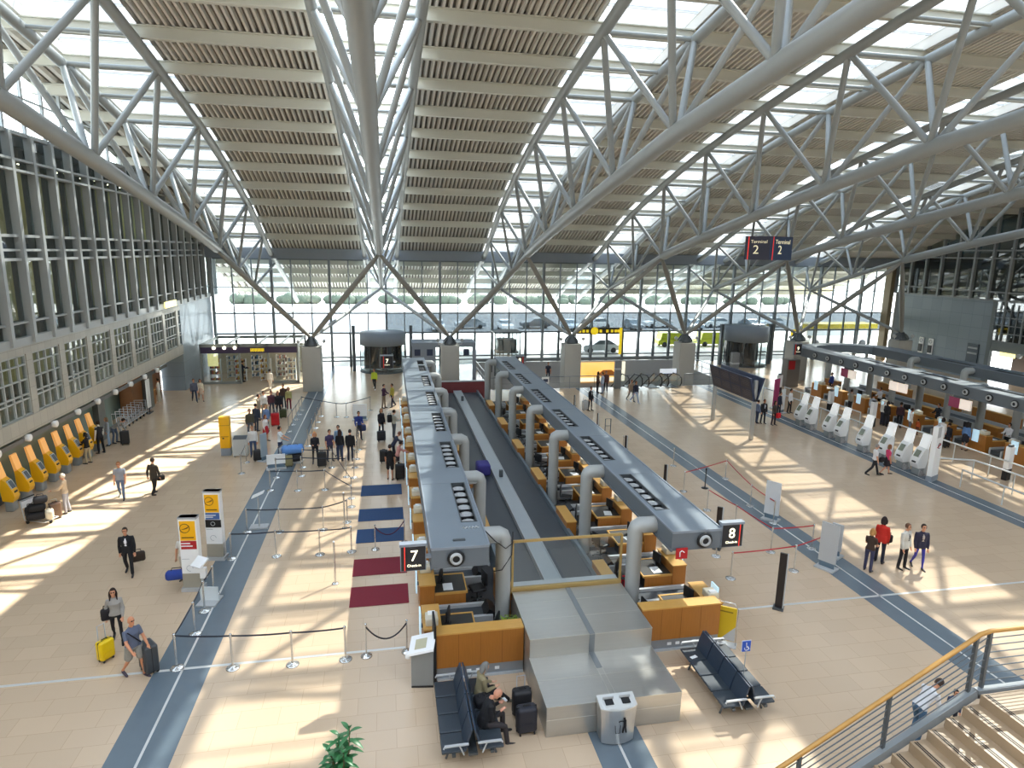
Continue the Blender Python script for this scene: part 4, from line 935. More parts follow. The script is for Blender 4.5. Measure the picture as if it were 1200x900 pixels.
# totems on the left strip
def totem(label, x, y, rz, kind, h=2.6):
    t = thing('guide_totem', label, 'sign', (x, y, 0), rz); w_ = .28
    MB().box(-w_, w_, -.13, .13, .12, h).build('board', WHITE, t); MB().box(-w_, w_, -.14, .14, .12, .62).build('lower_panel', mat('totem warm grey', '#a19c8e', .5, 0, .05, 2), t); MB().box(-w_-.05, w_+.05, -.2, .2, 0, .12).build('base', LGREY, t); MB().box(-w_-.01, w_+.01, -.14, .14, h-.06, h).build('cap', LGREY, t)
    MB().box(-w_+.04, w_-.04, -.142, -.13, h-.78, h-.12).build('yellow_panel', mat('totem yellow', '#f5b50a', .4, 0, .02, 2), t); T2 = mat('totem ink', '#6b4a10', .5, 0, .02, 2)
    MB().tube([(-.08+.15*math.cos(a), -.15, h-.36+.15*math.sin(a)) for a in [2*PI*i/24 for i in range(25)]], .011, 6).build('emblem', T2, t)
    MB().prism([(-.2, h-.41), (-.05, h-.35), (.05, h-.29), (.02, h-.36), (-.06, h-.39)], 'Y', -.15, -.142).build('emblem', T2, t)
    MB().box(-.2, .18, -.147, -.141, h-.70, h-.66).build('caption_line', T2, t)
    if kind == 'red':
        MB().box(-w_+.04, w_-.04, -.142, -.13, h-1.08, h-.8).build('red_panel', RED, t); q = MB(); q.box(-.24, .05, -.147, -.141, h-.90, h-.86); q.box(-.24, .12, -.147, -.141, h-.99, h-.95); q.build('caption_line', WHITE, t)
    else:
        MB().box(-w_+.04, w_-.04, -.142, -.13, h-1.04, h-.8).build('blue_panel', mat('totem blue', '#46649c', .4, 0, .02, 2), t); MB().box(-w_+.02, w_, -.15, -.13, h-1.34, h-1.06).build('black_panel', BLACK, t)
        MB().tube([(.07*math.cos(a), -.155, h-1.2+.07*math.sin(a)) for a in [2*PI*i/16 for i in range(17)]], .012, 6).build('pictogram', LGREY, t); q = MB(); q.box(-.24, .12, -.147, -.141, h-.9, h-.87); q.box(-.24, .02, -.147, -.141, h-.97, h-.94); q.build('caption_line', WHITE, t)
    q = MB(); a0 = h-1.75
    for i in range(2): q.tube([(-.03+.1*math.cos(2*PI*j/14), -.132, a0-.35*i+.1*math.sin(2*PI*j/14)) for j in range(12)], .006, 5)
    q.box(-.25, -.02, -.133, -.13, a0+.32, a0+.33); q.box(-.22, .22, -.133, -.13, a0-.75, a0-.735); q.build('line_drawing', GREY, t)
totem('white totem with yellow and red panels at the front of the left strip', -6.42, 20.95, math.radians(-6), 'red', 2.55)
totem('white totem with yellow, blue and black panels behind the first totem', -6.22, 23.1, math.radians(-8), 'blue', 2.6)
t = thing('leaflet_stand', 'clear leaflet stand with white tilted tray beside the front totem', 'stand', (-5.72, 20.05, 0), math.radians(-10))
MB().box(-.3, .3, -.35, .3, 0, .05).build('base', LGREY, t); MB().box(-.28, .28, -.02, .02, .05, .5).build('clear_panel', mat('milky acrylic', '#d8e0e2', .2, 0, .03, 3), t); MB().tube([(-.2, .1, .05), (-.25, .1, 1.1)], .03, 8).build('pole', LGREY, t)
MB().beam((-.32, -.1, 1.22), (-.18, .2, 1.42), .42, .05).build('tray', WHITE, t); MB().box(-.24, -.06, -.02, .1, .8, 1.15).build('leaflet', WHITE, t)
t = thing('leaflet_stand', 'small clear sign stand lying by the third belt row', 'stand', (G(304, 618)[0], G(304, 618)[1], 0)); MB().box(-.35, .35, -.22, .22, 0, .06).build('base', LGREY, t); MB().tube([(0, 0, .05), (.02, 0, 1.25)], .03, 8).build('pole', LGREY, t); MB().beam((-.2, 0, 1.3), (.25, 0, 1.5), .34, .03).build('arrow_board', WHITE, t)
def stand_sign(label, px, rz, w_, h, m, tilt=0, ink=True):
    q = G(*px); t = thing('sign_stand', label, 'sign', (q[0], q[1], 0), rz)
    MB().box(-w_/2, w_/2, -.03, .03, .25, h).build('board', m, t); MB().box(-w_/2-.03, w_/2+.03, -.25, .25, 0, .06).build('foot', LGREY, t); MB().box(-w_/2+.04, w_/2-.04, -.022, .022, .06, .25).build('stem', mat('stand blue grey', '#5e7484', .4, .1, .05, 3), t)
    return t
stand_sign('pale tall sign board standing behind the red belts', (903, 609), math.radians(-55), .62, 1.7, mat('pale sign board', '#c9ced2', .4, 0, .04, 2))
stand_sign('pale slanted sign board standing on the right slate strip', (968, 666), math.radians(-62), .62, 1.72, mat('grey sign board', '#b4b7b8', .4, 0, .04, 2))
stand_sign('blue grey narrow sign at the left edge of the waiting travellers', (310, 540), math.radians(60), .45, 1.5, mat('blue sign board', '#9fb0bb', .4, 0, .04, 2))
stand_sign('small white sign board hanging at the belt corner by the travellers', (324, 549), math.radians(10), .9, .75, WHITE)
stand_sign('white double notice board at the back of the left queue', (422, 492), 0, .9, 1.05, WHITE)
stand_sign('white grey sign board at the end of the front red belt', (978, 652), math.radians(-62), .4, 1.3, MATS['grey sign board'])
# black slim bollard signs along the right desks
for k, (p, h, w_) in enumerate((((912, 713), 1.9, .22), ((840, 643), 1.7, .2), ((779, 566), .95, .14), ((733, 527), .85, .12), ((700, 499), .85, .07), ((673, 476), .85, .07))):
    q = G(*p); t = thing('slim_bollard', 'slim black upright panel along the right of canopy 8, %s from the front' % ORD[k], 'bollard', (q[0], q[1], 0), math.radians(-40), 'black upright panels')
    MB().box(-w_/2, w_/2, -.035, .035, .05, h).build('panel', mat('bollard brown black', '#231d1d', .35, 0, .05, 3), t); MB().box(-w_/2-.05, w_/2+.05, -.16, .16, 0, .05).build('foot', DSTEEL, t); MB().box(w_/2-.0, w_/2+.035, -.04, .04, .05, h).build('edge', LGREY, t)
q = G(712, 508); t = thing('hoop_rail', 'small grey hoop rail on the floor right of canopy 8', 'rail', (q[0], q[1], 0)); MB().tube([(-.18, 0, 0), (-.18, 0, .95), (.18, 0, .95), (.18, 0, 0)], .03, 8).build('hoop', DSTEEL, t); MB().tube([(-.18, 0, .5), (.18, 0, .5)], .02, 8).build('crossbar', DSTEEL, t)
# yellow advertising stand
q = G(836, 753); t = thing('advertising_stand', 'yellow advertising stand with wire frame beside the right end counter', 'sign', (q[0]+.25, q[1]-.1, 0), math.radians(-35))
MB().box(-.3, .3, -.02, .02, .15, 1.18).build('board', mat('poster yellow', '#c7a81e', .4, 0, .05, 2), t); MB().tube([(-.33, 0, .02), (-.33, 0, 1.15), (-.22, 0, 1.32), (.22, 0, 1.32), (.33, 0, 1.15), (.33, 0, .02)], .014, 8).build('wire_frame', MIRROR, t); MB().box(-.18, .2, -.026, -.02, 1.02, 1.06).build('caption_line', mat('poster ink', '#7d6a14', .5, 0, .05, 3), t)
MB().prism([(.3, .16), (.3, .62), (-.1, .16)], 'Y', -.026, -.021).build('white_corner', LGREY, t); MB().box(-.36, .36, -.15, .15, 0, .03).build('foot', LGREY, t)
q = G(846, 752); t = thing('umbrella_pole', 'thin brown pole standing behind the right bench', 'pole', (q[0], q[1], 0)); MB().tube([(0, 0, .03), (0, 0, .95)], .03, 8).build('pole', mat('pole brown', '#5d4a3a', .5, 0, .05, 5), t); MB().lathe([(0, 0), (.15, 0), (.14, .04), (.04, .06)], n=14).build('base', LGREY, t)
# yellow phone pillar and grey cabinet by the queue
q = G(266, 533); t = thing('phone_pillar', 'tall yellow telephone pillar beside the waiting travellers', 'pillar', (q[0], q[1], 0)); MB().rbox(-.26, .26, -.2, .2, .42, 2.15, .03).build('body', YELLOW, t); MB().rbox(-.25, .25, -.19, .19, 0, .42, .02).build('base', GREY, t); MB().box(-.2, .2, -.21, -.2, 1.05, 1.1).build('groove', mat('dark yellow', '#b98506', .5, 0, .05, 3), t); MB().box(-.27, .27, -.21, .21, 1.68, 1.71).build('groove', MATS['dark yellow'], t); MB().box(-.12, -.03, -.215, -.2, .95, 1.02).build('socket', BLACK, t)
q = G(283, 534); t = thing('grey_cabinet', 'light grey metal cabinet with sloping top beside the yellow pillar', 'cabinet', (q[0], q[1], 0)); MB().prism([(-.25, .08), (.25, .08), (.25, 1.08), (-.25, .98)], 'X', -.36, .36).build('body', mat('cabinet grey', '#bcc0bf', .4, .1, .04, 3), t); MB().add([(-.34, -.26, .985), (.34, -.26, .985), (.34, .22, 1.085), (-.34, .22, 1.085)], [(0, 1, 2, 3)]).build('top_screen', DSTEEL, t)
for x in (-.3, .3): MB().box(x-.03, x+.03, -.22, .22, 0, .08).build('foot', DSTEEL, t)
# ------------------------------------------------------------------ benches
SEATM = mat('bench leather', '#333c44', .42, 0, .08, 5); SEATB = mat('bench back blue', '#2c3a4a', .42, 0, .08, 5)
def bench(label, loc, rz, n=4):
    t = thing('bench_seating', label, 'bench', loc, rz); p = .6
    for s in (-1, 1):
        for k in range(n):
            y = k*p
            MB().rbox(s*.16-.0 if s > 0 else -.68, .68 if s > 0 else -.16, y+.015, y+p-.015, .40, .46, .025).build('seat', SEATM, t)
            b = MB(); pts = [(s*.2, .44), (s*.13, .7), (s*.05, .93), (s*.015, .93), (s*.09, .68), (s*.15, .42)]
            b.prism(pts, 'Y', y+.02, y+p-.02); b.build('backrest', SEATB, t)
        MB().beam((s*.42, -.02, .37), (s*.42, n*p+.02, .37), .08, .06).build('beam', DSTEEL, t)
        for y in (.0, n*p):
            a = MB(); a.tube([(s*.12, y, .62), (s*.62, y, .6), (s*.64, y, .56)], .022, 8); a.beam((s*.1, y, .62), (s*.62, y, .615), .06, .025); a.tube([(s*.30, y, .6), (s*.2, y, .36)], .018, 6); a.build('armrest', LGREY, t)
        for y in (.35, n*p-.35):
            MB().tube([(s*.1, y, .36), (s*.45, y, .34), (s*.56, y, .02)], .028, 8).build('leg', DSTEEL, t)
    MB().beam((0, 0, .34), (0, n*p, .34), .2, .05).build('spine', DSTEEL, t)
    return t
bench('back-to-back grey bench with four seats per side, where the older couple sits', (1.62, 11.95, 0), 0)
bench('empty back-to-back grey bench in front of the right end counter', (8.35, 12.25, 0), 0)
q = (8.63, 13.05); t = thing('wheelchair_sign', 'small blue wheelchair sign on a thin rod on the right bench', 'sign', (q[0], q[1], .46)); MB().tube([(0, 0, 0), (0, 0, 1.0)], .012, 8).build('rod', LGREY, t); MB().box(-.11, .11, -.01, .01, .86, 1.14).build('plate', mat('sign blue', '#2b55b8', .4, 0, .03, 3), t)
w_ = MB(); w_.tube([(.055*math.cos(a), -.014, .95+.055*math.sin(a)) for a in [.9*PI+1.5*PI*i/12 for i in range(13)]], .009, 5); w_.tube([(-.01, -.014, 1.07), (-.005, -.014, .98), (.045, -.014, .975), (.07, -.014, .92)], .011, 5); w_.ell((-.01, -.014, 1.09), (.018, .006, .018), 8, 5); w_.build('pictogram', WHITE, t); MB().box(-.125, .125, .011, .014, .845, 1.155).build('white_border', WHITE, t)
for k, (x, y, rz) in enumerate(((7.86, 14.2, .3),)):
    o = MB().box(-.1, .1, -.05, .05, 0, .004).build('paper_note', WHITE, None, (x, y, .462), rz); tag(o, 'white paper slip left on the right bench seat', 'paper')
# litter bin
t = thing('litter_bin', 'steel litter bin with two square openings against the steel housing', 'bin', (4.98, 12.24, 0)); rings = []
def binring(z, w_, d): return [(w_*(-1+2*k/10), -d*(1-((-1+2*k/10)**2)*.55), z) for k in range(11)]+[(w_, .24, z), (-w_, .24, z)]
MB().loft([binring(.03, .38, .2), binring(.5, .4, .21), binring(.9, .43, .22)], 0, False).build('body', CHROME, t)
tp = MB(); tp.loft([binring(.9, .44, .23), [(x, y, z+(.03 if y < .1 else .12)) for x, y, z in binring(.9, .44, .23)]], 0, False); tp.build('lid', mat('bin lid', '#d9dbd8', .3, .4, .03, 4), t)
for s in (-1, 1): o = MB(); o.add([(s*.2-.1, -.06, .962), (s*.2+.1, -.06, .962), (s*.2+.1, .1, .996), (s*.2-.1, .1, .996)], [(0, 1, 2, 3)]); o.build('opening', BLACK, t); MB().box(s*.2-.13, s*.2+.13, .1, .12, .95, 1.05).build('opening_hood', LGREY, t)
pg = MB(); yb_ = -.222; pg.ell((.1, yb_, .70), (.03, .006, .03), 10, 5); pg.tube([(.11, yb_, .66), (.12, yb_, .5)], .035, 6); pg.tube([(.10, yb_, .5), (.07, yb_, .34)], .018, 6); pg.tube([(.13, yb_, .5), (.15, yb_, .34)], .018, 6); pg.tube([(.09, yb_, .63), (.0, yb_, .64), (-.03, yb_, .62)], .013, 6); pg.tube([(-.12, yb_-.004, .54), (-.1, yb_-.004, .34), (-.0, yb_-.004, .34), (.01, yb_-.004, .54)], .008, 5); pg.build('pictogram', BLACK, [c for c in t.children if c.name.startswith('body')][0])
# ------------------------------------------------------------------ luggage
def suitcase(label, px, rz, col, h=.66, w_=.44, d=.26, handle=.35, world=None, soft=False, name='suitcase'):
    q = world or G(*px); t = thing(name, label, 'suitcase', (q[0], q[1], 0), rz); m = mat('case '+col, col, .6 if soft else .35, 0, .06, 7)
    sh = MB().rbox(-w_/2, w_/2, -d/2, d/2, .06, h, .06 if not soft else .08).build('shell', m, t)
    z = MB(); z.rbox(-w_/2-.004, w_/2+.004, -.018, .018, .055, h+.004, .06); z.build('zip_band', BLACK, sh)
    MB().box(-w_/2+.07, w_/2-.07, -d/2-.012, -d/2, .14, h*.5).build('front_pocket', m, sh); MB().tube([(-.08, 0, h), (-.07, 0, h+.035), (.07, 0, h+.035), (.08, 0, h)], .014, 6).build('top_grip', BLACK, t)
    if handle: MB().tube([(-.1, d/2-.04, h-.02), (-.1, d/2-.04, h+handle), (.1, d/2-.04, h+handle), (.1, d/2-.04, h-.02)], .013, 6).build('pull_handle', LGREY, t)
    for sx in (-1, 1):
        for sy in (-1, 1): MB().lathe([(.0, -.016), (.036, -.016), (.036, .016), (0, .016)], (sx*(w_/2-.07), sy*(d/2-.05), .036), 10, axis='X').build('wheel', BLACK, t)
    return t
suitcase('black suitcase with raised handle standing behind the navy one', (611, 838), .08, '#1b1b1f', .72, .46, .3, .28, soft=True)
suitcase('navy black suitcase standing in front by the steel housing', (616.5, 858), .06, '#20222c', .7, .48, .3, 0, soft=True)
suitcase('bright yellow cabin suitcase pulled by the woman in grey', (125, 773), 1.0, '#e8c400', .6, .4, .26, .42)
suitcase('large dark grey hard suitcase held by the bald man in shorts', (176, 786), -.9, '#3e4246', .82, .52, .34, .0)
suitcase('red suitcase standing in the waiting group', (323, 499), .1, '#c01822', .85, .5, .32, .2)
suitcase('black suitcase beside the blonde woman in the queue', (377.5, 547), .1, '#17181b', .8, .46, .3, .2, soft=True)
suitcase('black trolley case behind the bending man at the kiosks', (147, 521), .5, '#191a1c', .8, .45, .3, .2, soft=True)
suitcase('dark suitcase beside the person bending at the left counter', (450, 542), .1, '#1c1d20', .7, .42, .28, .0, soft=True)
suitcase('black suitcase beside the woman in black at the left counter', (469, 562), .1, '#141518', .8, .46, .3, .1, soft=True)
suitcase('dark suitcase in front of the first waiting man at the left counter', (447, 517), .1, '#212228', .62, .5, .3, 0, soft=True)
suitcase('silver and black trolley case beside the woman in black by canopy 8', (685.5, 481), .2, '#a9acad', .72, .42, .28, .2)
suitcase('black suitcase in the group of travellers by the queue sign', (303, 540), .3, '#1d1d20', .6, .5, .32, 0, soft=True)
suitcase('dark green suitcase between waiting travellers', (332, 490), .3, '#39401f', .6, .44, .28, 0, soft=True)
suitcase('black case on the floor beside two seated travellers at the right island', (1107, 524), .3, '#1a1a1e', .5, .5, .32, 0, soft=True)
suitcase('dark blue case beside the white-haired traveller at the right island', (1037, 497), .2, '#2c3648', .7, .46, .3, .1, soft=True)
def cart(label, px, rz):
    q = G(*px); t = thing('luggage_trolley', label, 'luggage trolley', (q[0], q[1], 0), rz)
    f = MB(); f.tube([(-.3, -.45, .16), (.3, -.45, .16), (.3, .5, .16), (-.3, .5, .16), (-.3, -.45, .16)], .022, 6)
    for x in (-.15, 0, .15): f.tube([(x, -.45, .17), (x, .5, .17)], .014, 6)
    f.build('platform', LGREY, t); MB().tube([(-.3, .5, .16), (-.3, .6, .95), (.3, .6, .95), (.3, .5, .16)], .022, 6).build('push_frame', LGREY, t); MB().tube([(-.34, .62, 1.0), (.34, .62, 1.0)], .03, 8).build('handle', BLACK, t); MB().box(-.28, .28, .55, .62, .65, .9).build('ad_panel', WHITE, t)
    for x, y in ((-.26, .42), (.26, .42), (0, -.4)): MB().lathe([(0, -.025), (.07, -.025), (.07, .025), (0, .025)], (x, y, .07), 10, axis='X').build('wheel', BLACK, t)
    return q
def bag(label, loc, rad, col, rz=0, name='travel_bag'):
    t = thing(name, label, 'bag', loc, rz); MB().rbox(-rad[0], rad[0], -rad[1], rad[1], 0, rad[2]*2, min(rad)*.7).build('body', mat('bag '+col, col, .8, 0, .1, 9), t)
    MB().tube([(-rad[0]*.5, 0, rad[2]*2-.02), (-rad[0]*.4, 0, rad[2]*2+.09), (rad[0]*.4, 0, rad[2]*2+.09), (rad[0]*.5, 0, rad[2]*2-.02)], .014, 6).build('handle', BLACK, t); return t
c = cart('luggage trolley loaded with black bags near the front yellow kiosk', (50, 612), 1.2); x, y = c[0], c[1]
for k, (dx, dy, z, r, col, lab) in enumerate(((-.15, -.1, .19, (.33, .22, .16), '#1a1a1e', 'lowest black holdall on the trolley by the kiosks'), (-.45, .15, .19, (.2, .2, .24), '#202127', 'left black bag on the trolley by the kiosks'), (-.12, -.05, .52, (.3, .2, .15), '#15161a', 'middle black holdall on the trolley by the kiosks'), (.0, .05, .83, (.24, .18, .13), '#26262b', 'topmost black bag on the trolley by the kiosks'), (.35, -.12, .19, (.14, .2, .2), '#cfc7b4', 'cream bag hanging at the end of the trolley by the kiosks'))):
    bag(lab, (x+dx, y+dy, z), r, col, .4)
suitcase('brown suitcase standing behind the trolley by the kiosks', (66, 607), .6, '#6a5140', .68, .42, .28, .1)
c = cart('luggage trolley loaded with a blue wrapped bag in the queue', (344, 544), 1.4); bag('large light blue wrapped bag on top of the queue trolley', (c[0], c[1], .62), (.55, .3, .2), '#5f8fd0', .2); bag('black bag lying under the blue wrapped bag on the trolley', (c[0]+.1, c[1], .19), (.36, .26, .21), '#1c1d22', .2)
suitcase('olive beige suitcase beside the queue trolley', (339, 547), .2, '#8d8660', .62, .36, .26, 0)
bag('navy blue duffel bag carried by the man behind the front totem', (G(209, 690)[0], G(209, 690)[1], .36), (.34, .16, .15), '#27408f', .1, 'duffel_bag')
# parked luggage trolleys by the left wall
for k in range(7):
    t = thing('parked_trolley', 'parked steel luggage trolley by the left wall, %s in the nested row' % ORD[k], 'luggage trolley', (-16.25, 41.9+.62*k, 0), 0, 'parked luggage trolleys')
    f = MB(); f.tube([(-.3, -.2, .2), (.35, -.2, .2), (.35, .7, .2), (-.3, .7, .2), (-.3, -.2, .2)], .025, 6); f.build('platform', LGREY, t); MB().tube([(-.3, -.2, .2), (-.34, -.2, 1.0), (.35, -.2, 1.0), (.35, -.2, .2)], .025, 6).build('push_frame', LGREY, t); MB().tube([(-.3, .7, .2), (-.34, .7, .6), (.35, .7, .6), (.35, .7, .2)], .02, 6).build('basket', LGREY, t)
    for xx in (-.28, .32): MB().lathe([(0, -.03), (.08, -.03), (.08, .03), (0, .03)], (xx, 0, .08), 10, axis='X').build('wheel', BLACK, t)
# ------------------------------------------------------------------ departure boards, terminal sign
BRD = mat('board screen', '#2a2630', .3, 0, .25, 3.5)
t = thing('departure_board', 'dark double-sided departure board on two steel posts', 'information board', (21.7, 36.85, 0))
for s in (-1, 1):
    b = MB(); zb, zt_ = 2.42, 3.85; xb, xt = s*.12, s*.5
    b.add([(xb, -2.5, zb), (xb, 2.5, zb), (xt, 2.5, zt_), (xt, -2.5, zt_), (xb-s*.12, -2.5, zb), (xb-s*.12, 2.5, zb), (xt-s*.14, 2.5, zt_), (xt-s*.14, -2.5, zt_)], [(0, 1, 2, 3), (4, 7, 6, 5), (0, 3, 7, 4), (1, 5, 6, 2), (3, 2, 6, 7), (0, 4, 5, 1)]); b.build('cabinet', NAVY, t)
    for k in range(4):
        for r in range(2):
            y0 = -2.42+1.23*k; u0, u1 = .04+.48*r, .48+.48*r; P = lambda u, y: (xb+(xt-xb)*u+s*.012, y, zb+(zt_-zb)*u)
            MB().add([P(u0, y0), P(u0, y0+1.15), P(u1, y0+1.15), P(u1, y0)], [(0, 1, 2, 3)]).build('screen', BRD, t)
            Q = lambda u, y: (xb+(xt-xb)*u+s*.018, y, zb+(zt_-zb)*u)
            hl = MB()
            for ue, yw in ((u1-.02, .5), (u1-.10, .95), (u1-.16, .8), (u1-.22, .9), (u1-.28, .7)): hl.add([Q(ue-.012, y0+.1), Q(ue-.012, y0+.1+yw), Q(ue, y0+.1+yw), Q(ue, y0+.1)], [(0, 1, 2, 3)])
            hl.build('text_line', mat('board text', '#6c6470', .4, 0, .1, 6), t)
for y in (-2.35, 2.45): MB().rbox(-.11, .11, y-.1, y+.1, 0, 3.7 if y < 0 else 2.5, .03).build('post', mat('board post', '#a5a8a8', .35, .5, .04, 3), t)
MB().beam((0, -2.5, 2.5), (0, 2.5, 2.5), .2, .15).build('cross_beam', DSTEEL, t)
t = thing('terminal_sign', 'dark blue two-faced sign reading Terminal 2 hung among the trusses', 'sign', (24.9, 40, 11.55), 0)
TB = mat('terminal sign blue', '#3b4a68', .45, 0, .04, 2); TB2 = mat('terminal sign dark', '#34364a', .45, 0, .04, 2); CR = mat('cream letters', '#f2e9c4', .5, 0, .02, 2, emit=.5)
for nm, p0, p1, m in (('front', (-.05, -.62), (2.0, .0), TB), ('side', (-1.28, .35), (-.05, -.62), TB2)):
    a, b_ = Vector((*p0, 0)), Vector((*p1, 0)); d = (b_-a); L = d.length; nrm = Vector((d.y, -d.x, 0)).normalized(); rz = math.atan2(d.y, d.x)
    e = bpy.data.objects.new('face', MB().box(0, L, 0, .12, -.75, .75).build('tmp', m).data); bpy.data.objects.remove(bpy.data.objects['tmp']); COL.objects.link(e); e.parent = t; e.location = a; e.rotation_euler.z = rz
    MB().box(L*.14-.03, L*.14+.03, -.012, 0, -.75, .75).build('red_line', REDL, e)
    o = text('Terminal', L*.185, CR, e, (L*.56, -.008, .42), FRONT); o = text('2', .8, CR, e, (L*.45, -.008, -.12), FRONT)
MB().prism([(-1.28, .35), (-.05, -.62), (2.0, 0), (.7, .8)], 'Z', .74, .78).build('top_cap', TB2, t)
for x in (-.9, 1.6): MB().tube([(x, .2, .75), (x, .2, 3.2)], .03, 6).build('hanger', DSTEEL, t)
# ------------------------------------------------------------------ rails, escalators, advertising
def railing(label, pts, posts=True, n_mid=1, z=1.05, m=None, mats='rail grey'):
    t = thing('guard_rail', label, 'railing', (0, 0, 0)); m = m or mat('rail grey', '#8f9597', .35, .4, .04, 3)
    MB().tube([(x, y, z) for x, y in pts], .035, 8).build('handrail', m, t)
    for k in range(n_mid): MB().tube([(x, y, z*(k+1)/(n_mid+1)) for x, y in pts], .018, 6).build('rail', m, t)
    for (x0, y0), (x1, y1) in zip(pts, pts[1:]):
        n = max(1, int(round(math.hypot(x1-x0, y1-y0)/2.0)))
        for k in range(n+1):
            if k == 0 and (x0, y0) != pts[0]: continue
            MB().tube([(x0+(x1-x0)*k/n, y0+(y1-y0)*k/n, 0), (x0+(x1-x0)*k/n, y0+(y1-y0)*k/n, z)], .025, 6).build('post', m, t)
railing('grey guard rail along the stairwell left of the escalators', [(8.3, 50.4), (19.0, 50.4)]); railing('grey guard rail along the stairwell right of the escalators', [(24.9, 50.4), (29.6, 50.4), (29.6, 60.4)]); railing('grey guard rail on the left side of the stairwell', [(8.0, 50.5), (8.0, 60.4)])
for k in range(3):
    x = 19.6+1.75*k; t = thing('escalator', 'escalator with black looped handrails at the stairwell edge, %s from the left' % ORD[k], 'escalator', (x, 50.7, 0), 0, 'escalators')
    for s in (0, 1.15):
        loop = [(s, -.9, .15), (s, -1.15, .45), (s, -1.1, .85), (s, -.7, 1.02), (s, .6, 1.0), (s, 8.5, -4.0)]
        MB().tube(loop, .05, 8).build('handrail', BLACK, t); MB().add([(s, -1.05, .12), (s, -1.05, .8), (s, -.7, .97), (s, .6, .95), (s, 8.5, -4.05), (s, 8.5, -4.9), (s, .6, .05)], [(0, 1, 2, 3, 4, 5, 6)]).build('glass_balustrade', GLASS, t)
    st = MB(); st.box(.1, 1.05, -.9, .6, .0, .03)
    for q in range(20): st.box(.1, 1.05, .6+.4*q, 1.0+.4*q, -.25*(q+1)-.3, -.25*(q+1)+.03)
    st.build('steps', DSTEEL, t)
AD = mat('golden poster', '#f6d98a', .4, 0, .4, .5, emit=1.1, col2='#e39a2c'); t = thing('poster_wall', 'large glowing golden advertisement panel on the stairwell wall', 'poster', (20.45, 60.4, 0))
MB().box(-1.98, 1.98, 0, .12, -1.6, .42).build('panel', AD, t); MB().prism([(.1, -.75), (.6, -.35), (1.5, -.35), (1.9, -.7), (1.9, -.95), (.1, -.95)], 'Y', -.02, 0).build('car_picture', mat('poster shadow', '#b06a2a', .5, 0, .1, 2, emit=.3), t); MB().box(-1.9, 1.9, -.015, 0, -1.5, -1.1).build('caption_band', mat('poster pale', '#fff4d8', .5, 0, .1, 1, emit=.8), t)  # car picture is plain brown print
MB().box(2.0, 2.2, -.2, .2, -4.8, .5).build('side_pillar', DSTEEL, t); MB().box(2.5, 2.9, 0, .1, -1.5, .45).build('lit_strip', mat('lit cream', '#f7efd6', .5, 0, .05, 1, emit=.9), t)
q = GX(762, 438, 25.2); t = thing('notice_screen', 'small white framed screen above the escalators', 'screen', (23.8, 51.3, 0)); MB().box(-.75, .75, 0, .08, .95, 1.35).build('screen', mat('white screen', '#dfe6f0', .3, 0, .1, 2, emit=.5), t); MB().box(-.8, .8, -.02, .1, .9, .95).build('frame', NAVY, t); MB().tube([(0, .05, 0), (0, .05, .9)], .04, 8).build('stem', DSTEEL, t)
q = G(725, 452); t = thing('info_pillar', 'grey stone-faced pillar at the stairwell edge', 'pillar', (18.75, 50.1, 0)); MB().rbox(-.26, .26, -.2, .2, 0, 2.35, .03).build('shaft', mat('pillar stone', '#77797a', .5, 0, .1, 2), t); MB().box(-.27, .27, -.21, .21, 1.6, 1.75).build('band', LGREY, t)
t = thing('info_pillar', 'grey pillar behind the departure boards at the stairwell edge', 'pillar', (29.3, 50.1, 0)); MB().rbox(-.3, .3, -.25, .25, 0, 2.9, .03).build('shaft', MATS['pillar stone'], t); MB().box(-.31, .31, -.26, .26, 1.9, 2.05).build('band', LGREY, t)
t = thing('notice_board', 'white notice board on the guard rail below canopy 8', 'notice', (12.6, 50.2, 0)); MB().box(-.3, .3, 0, .04, .5, 1.05).build('board', WHITE, t); MB().box(-.2, .2, -.005, 0, .65, .9).build('print', NAVY, t)
# guide signs on the far wall
t = thing('guide_sign', 'long dark guide sign with yellow pictograms on the far glass wall', 'sign', (20.9, FY-.4, 3.35)); MB().box(-2.6, 2.6, 0, .2, -.32, .32).build('panel', mat('guide dark', '#3c3a26', .4, 0, .05, 2), t)
YL = mat('yellow ink', '#f3d22a', .5, 0, .03, 2, emit=.6); g = MB()
for k, x in enumerate((-2.3, -1.9, -1.5, -1.1, .3, 1.0, 1.5, 1.9, 2.2)): g.box(x-.13, x+.13, -.02, 0, -.14, .14)
g.build('pictogram', YL, t); MB().lathe([(0, -.03), (.4, -.03), (.4, 0), (0, 0)], (-.35, 0, 0), 20, 0, 'Y').build('round_pictogram', YL, t); MB().box(2.3, 2.6, -.02, 0, -2.4, .32).build('yellow_strip', YL, t)
t = thing('guide_sign', 'yellow guide sign with arrow above check-in island 9', 'sign', (41.5, FY-3, 3.3)); MB().box(-.55, .55, 0, .2, -.35, .35).build('panel', YL, t); MB().box(-.4, .4, -.02, 0, -.22, .22).build('pictogram', SIGNBK, t); MB().tube([(0, .1, .35), (0, .1, 3.5)], .03, 6).build('hanger', DSTEEL, t)
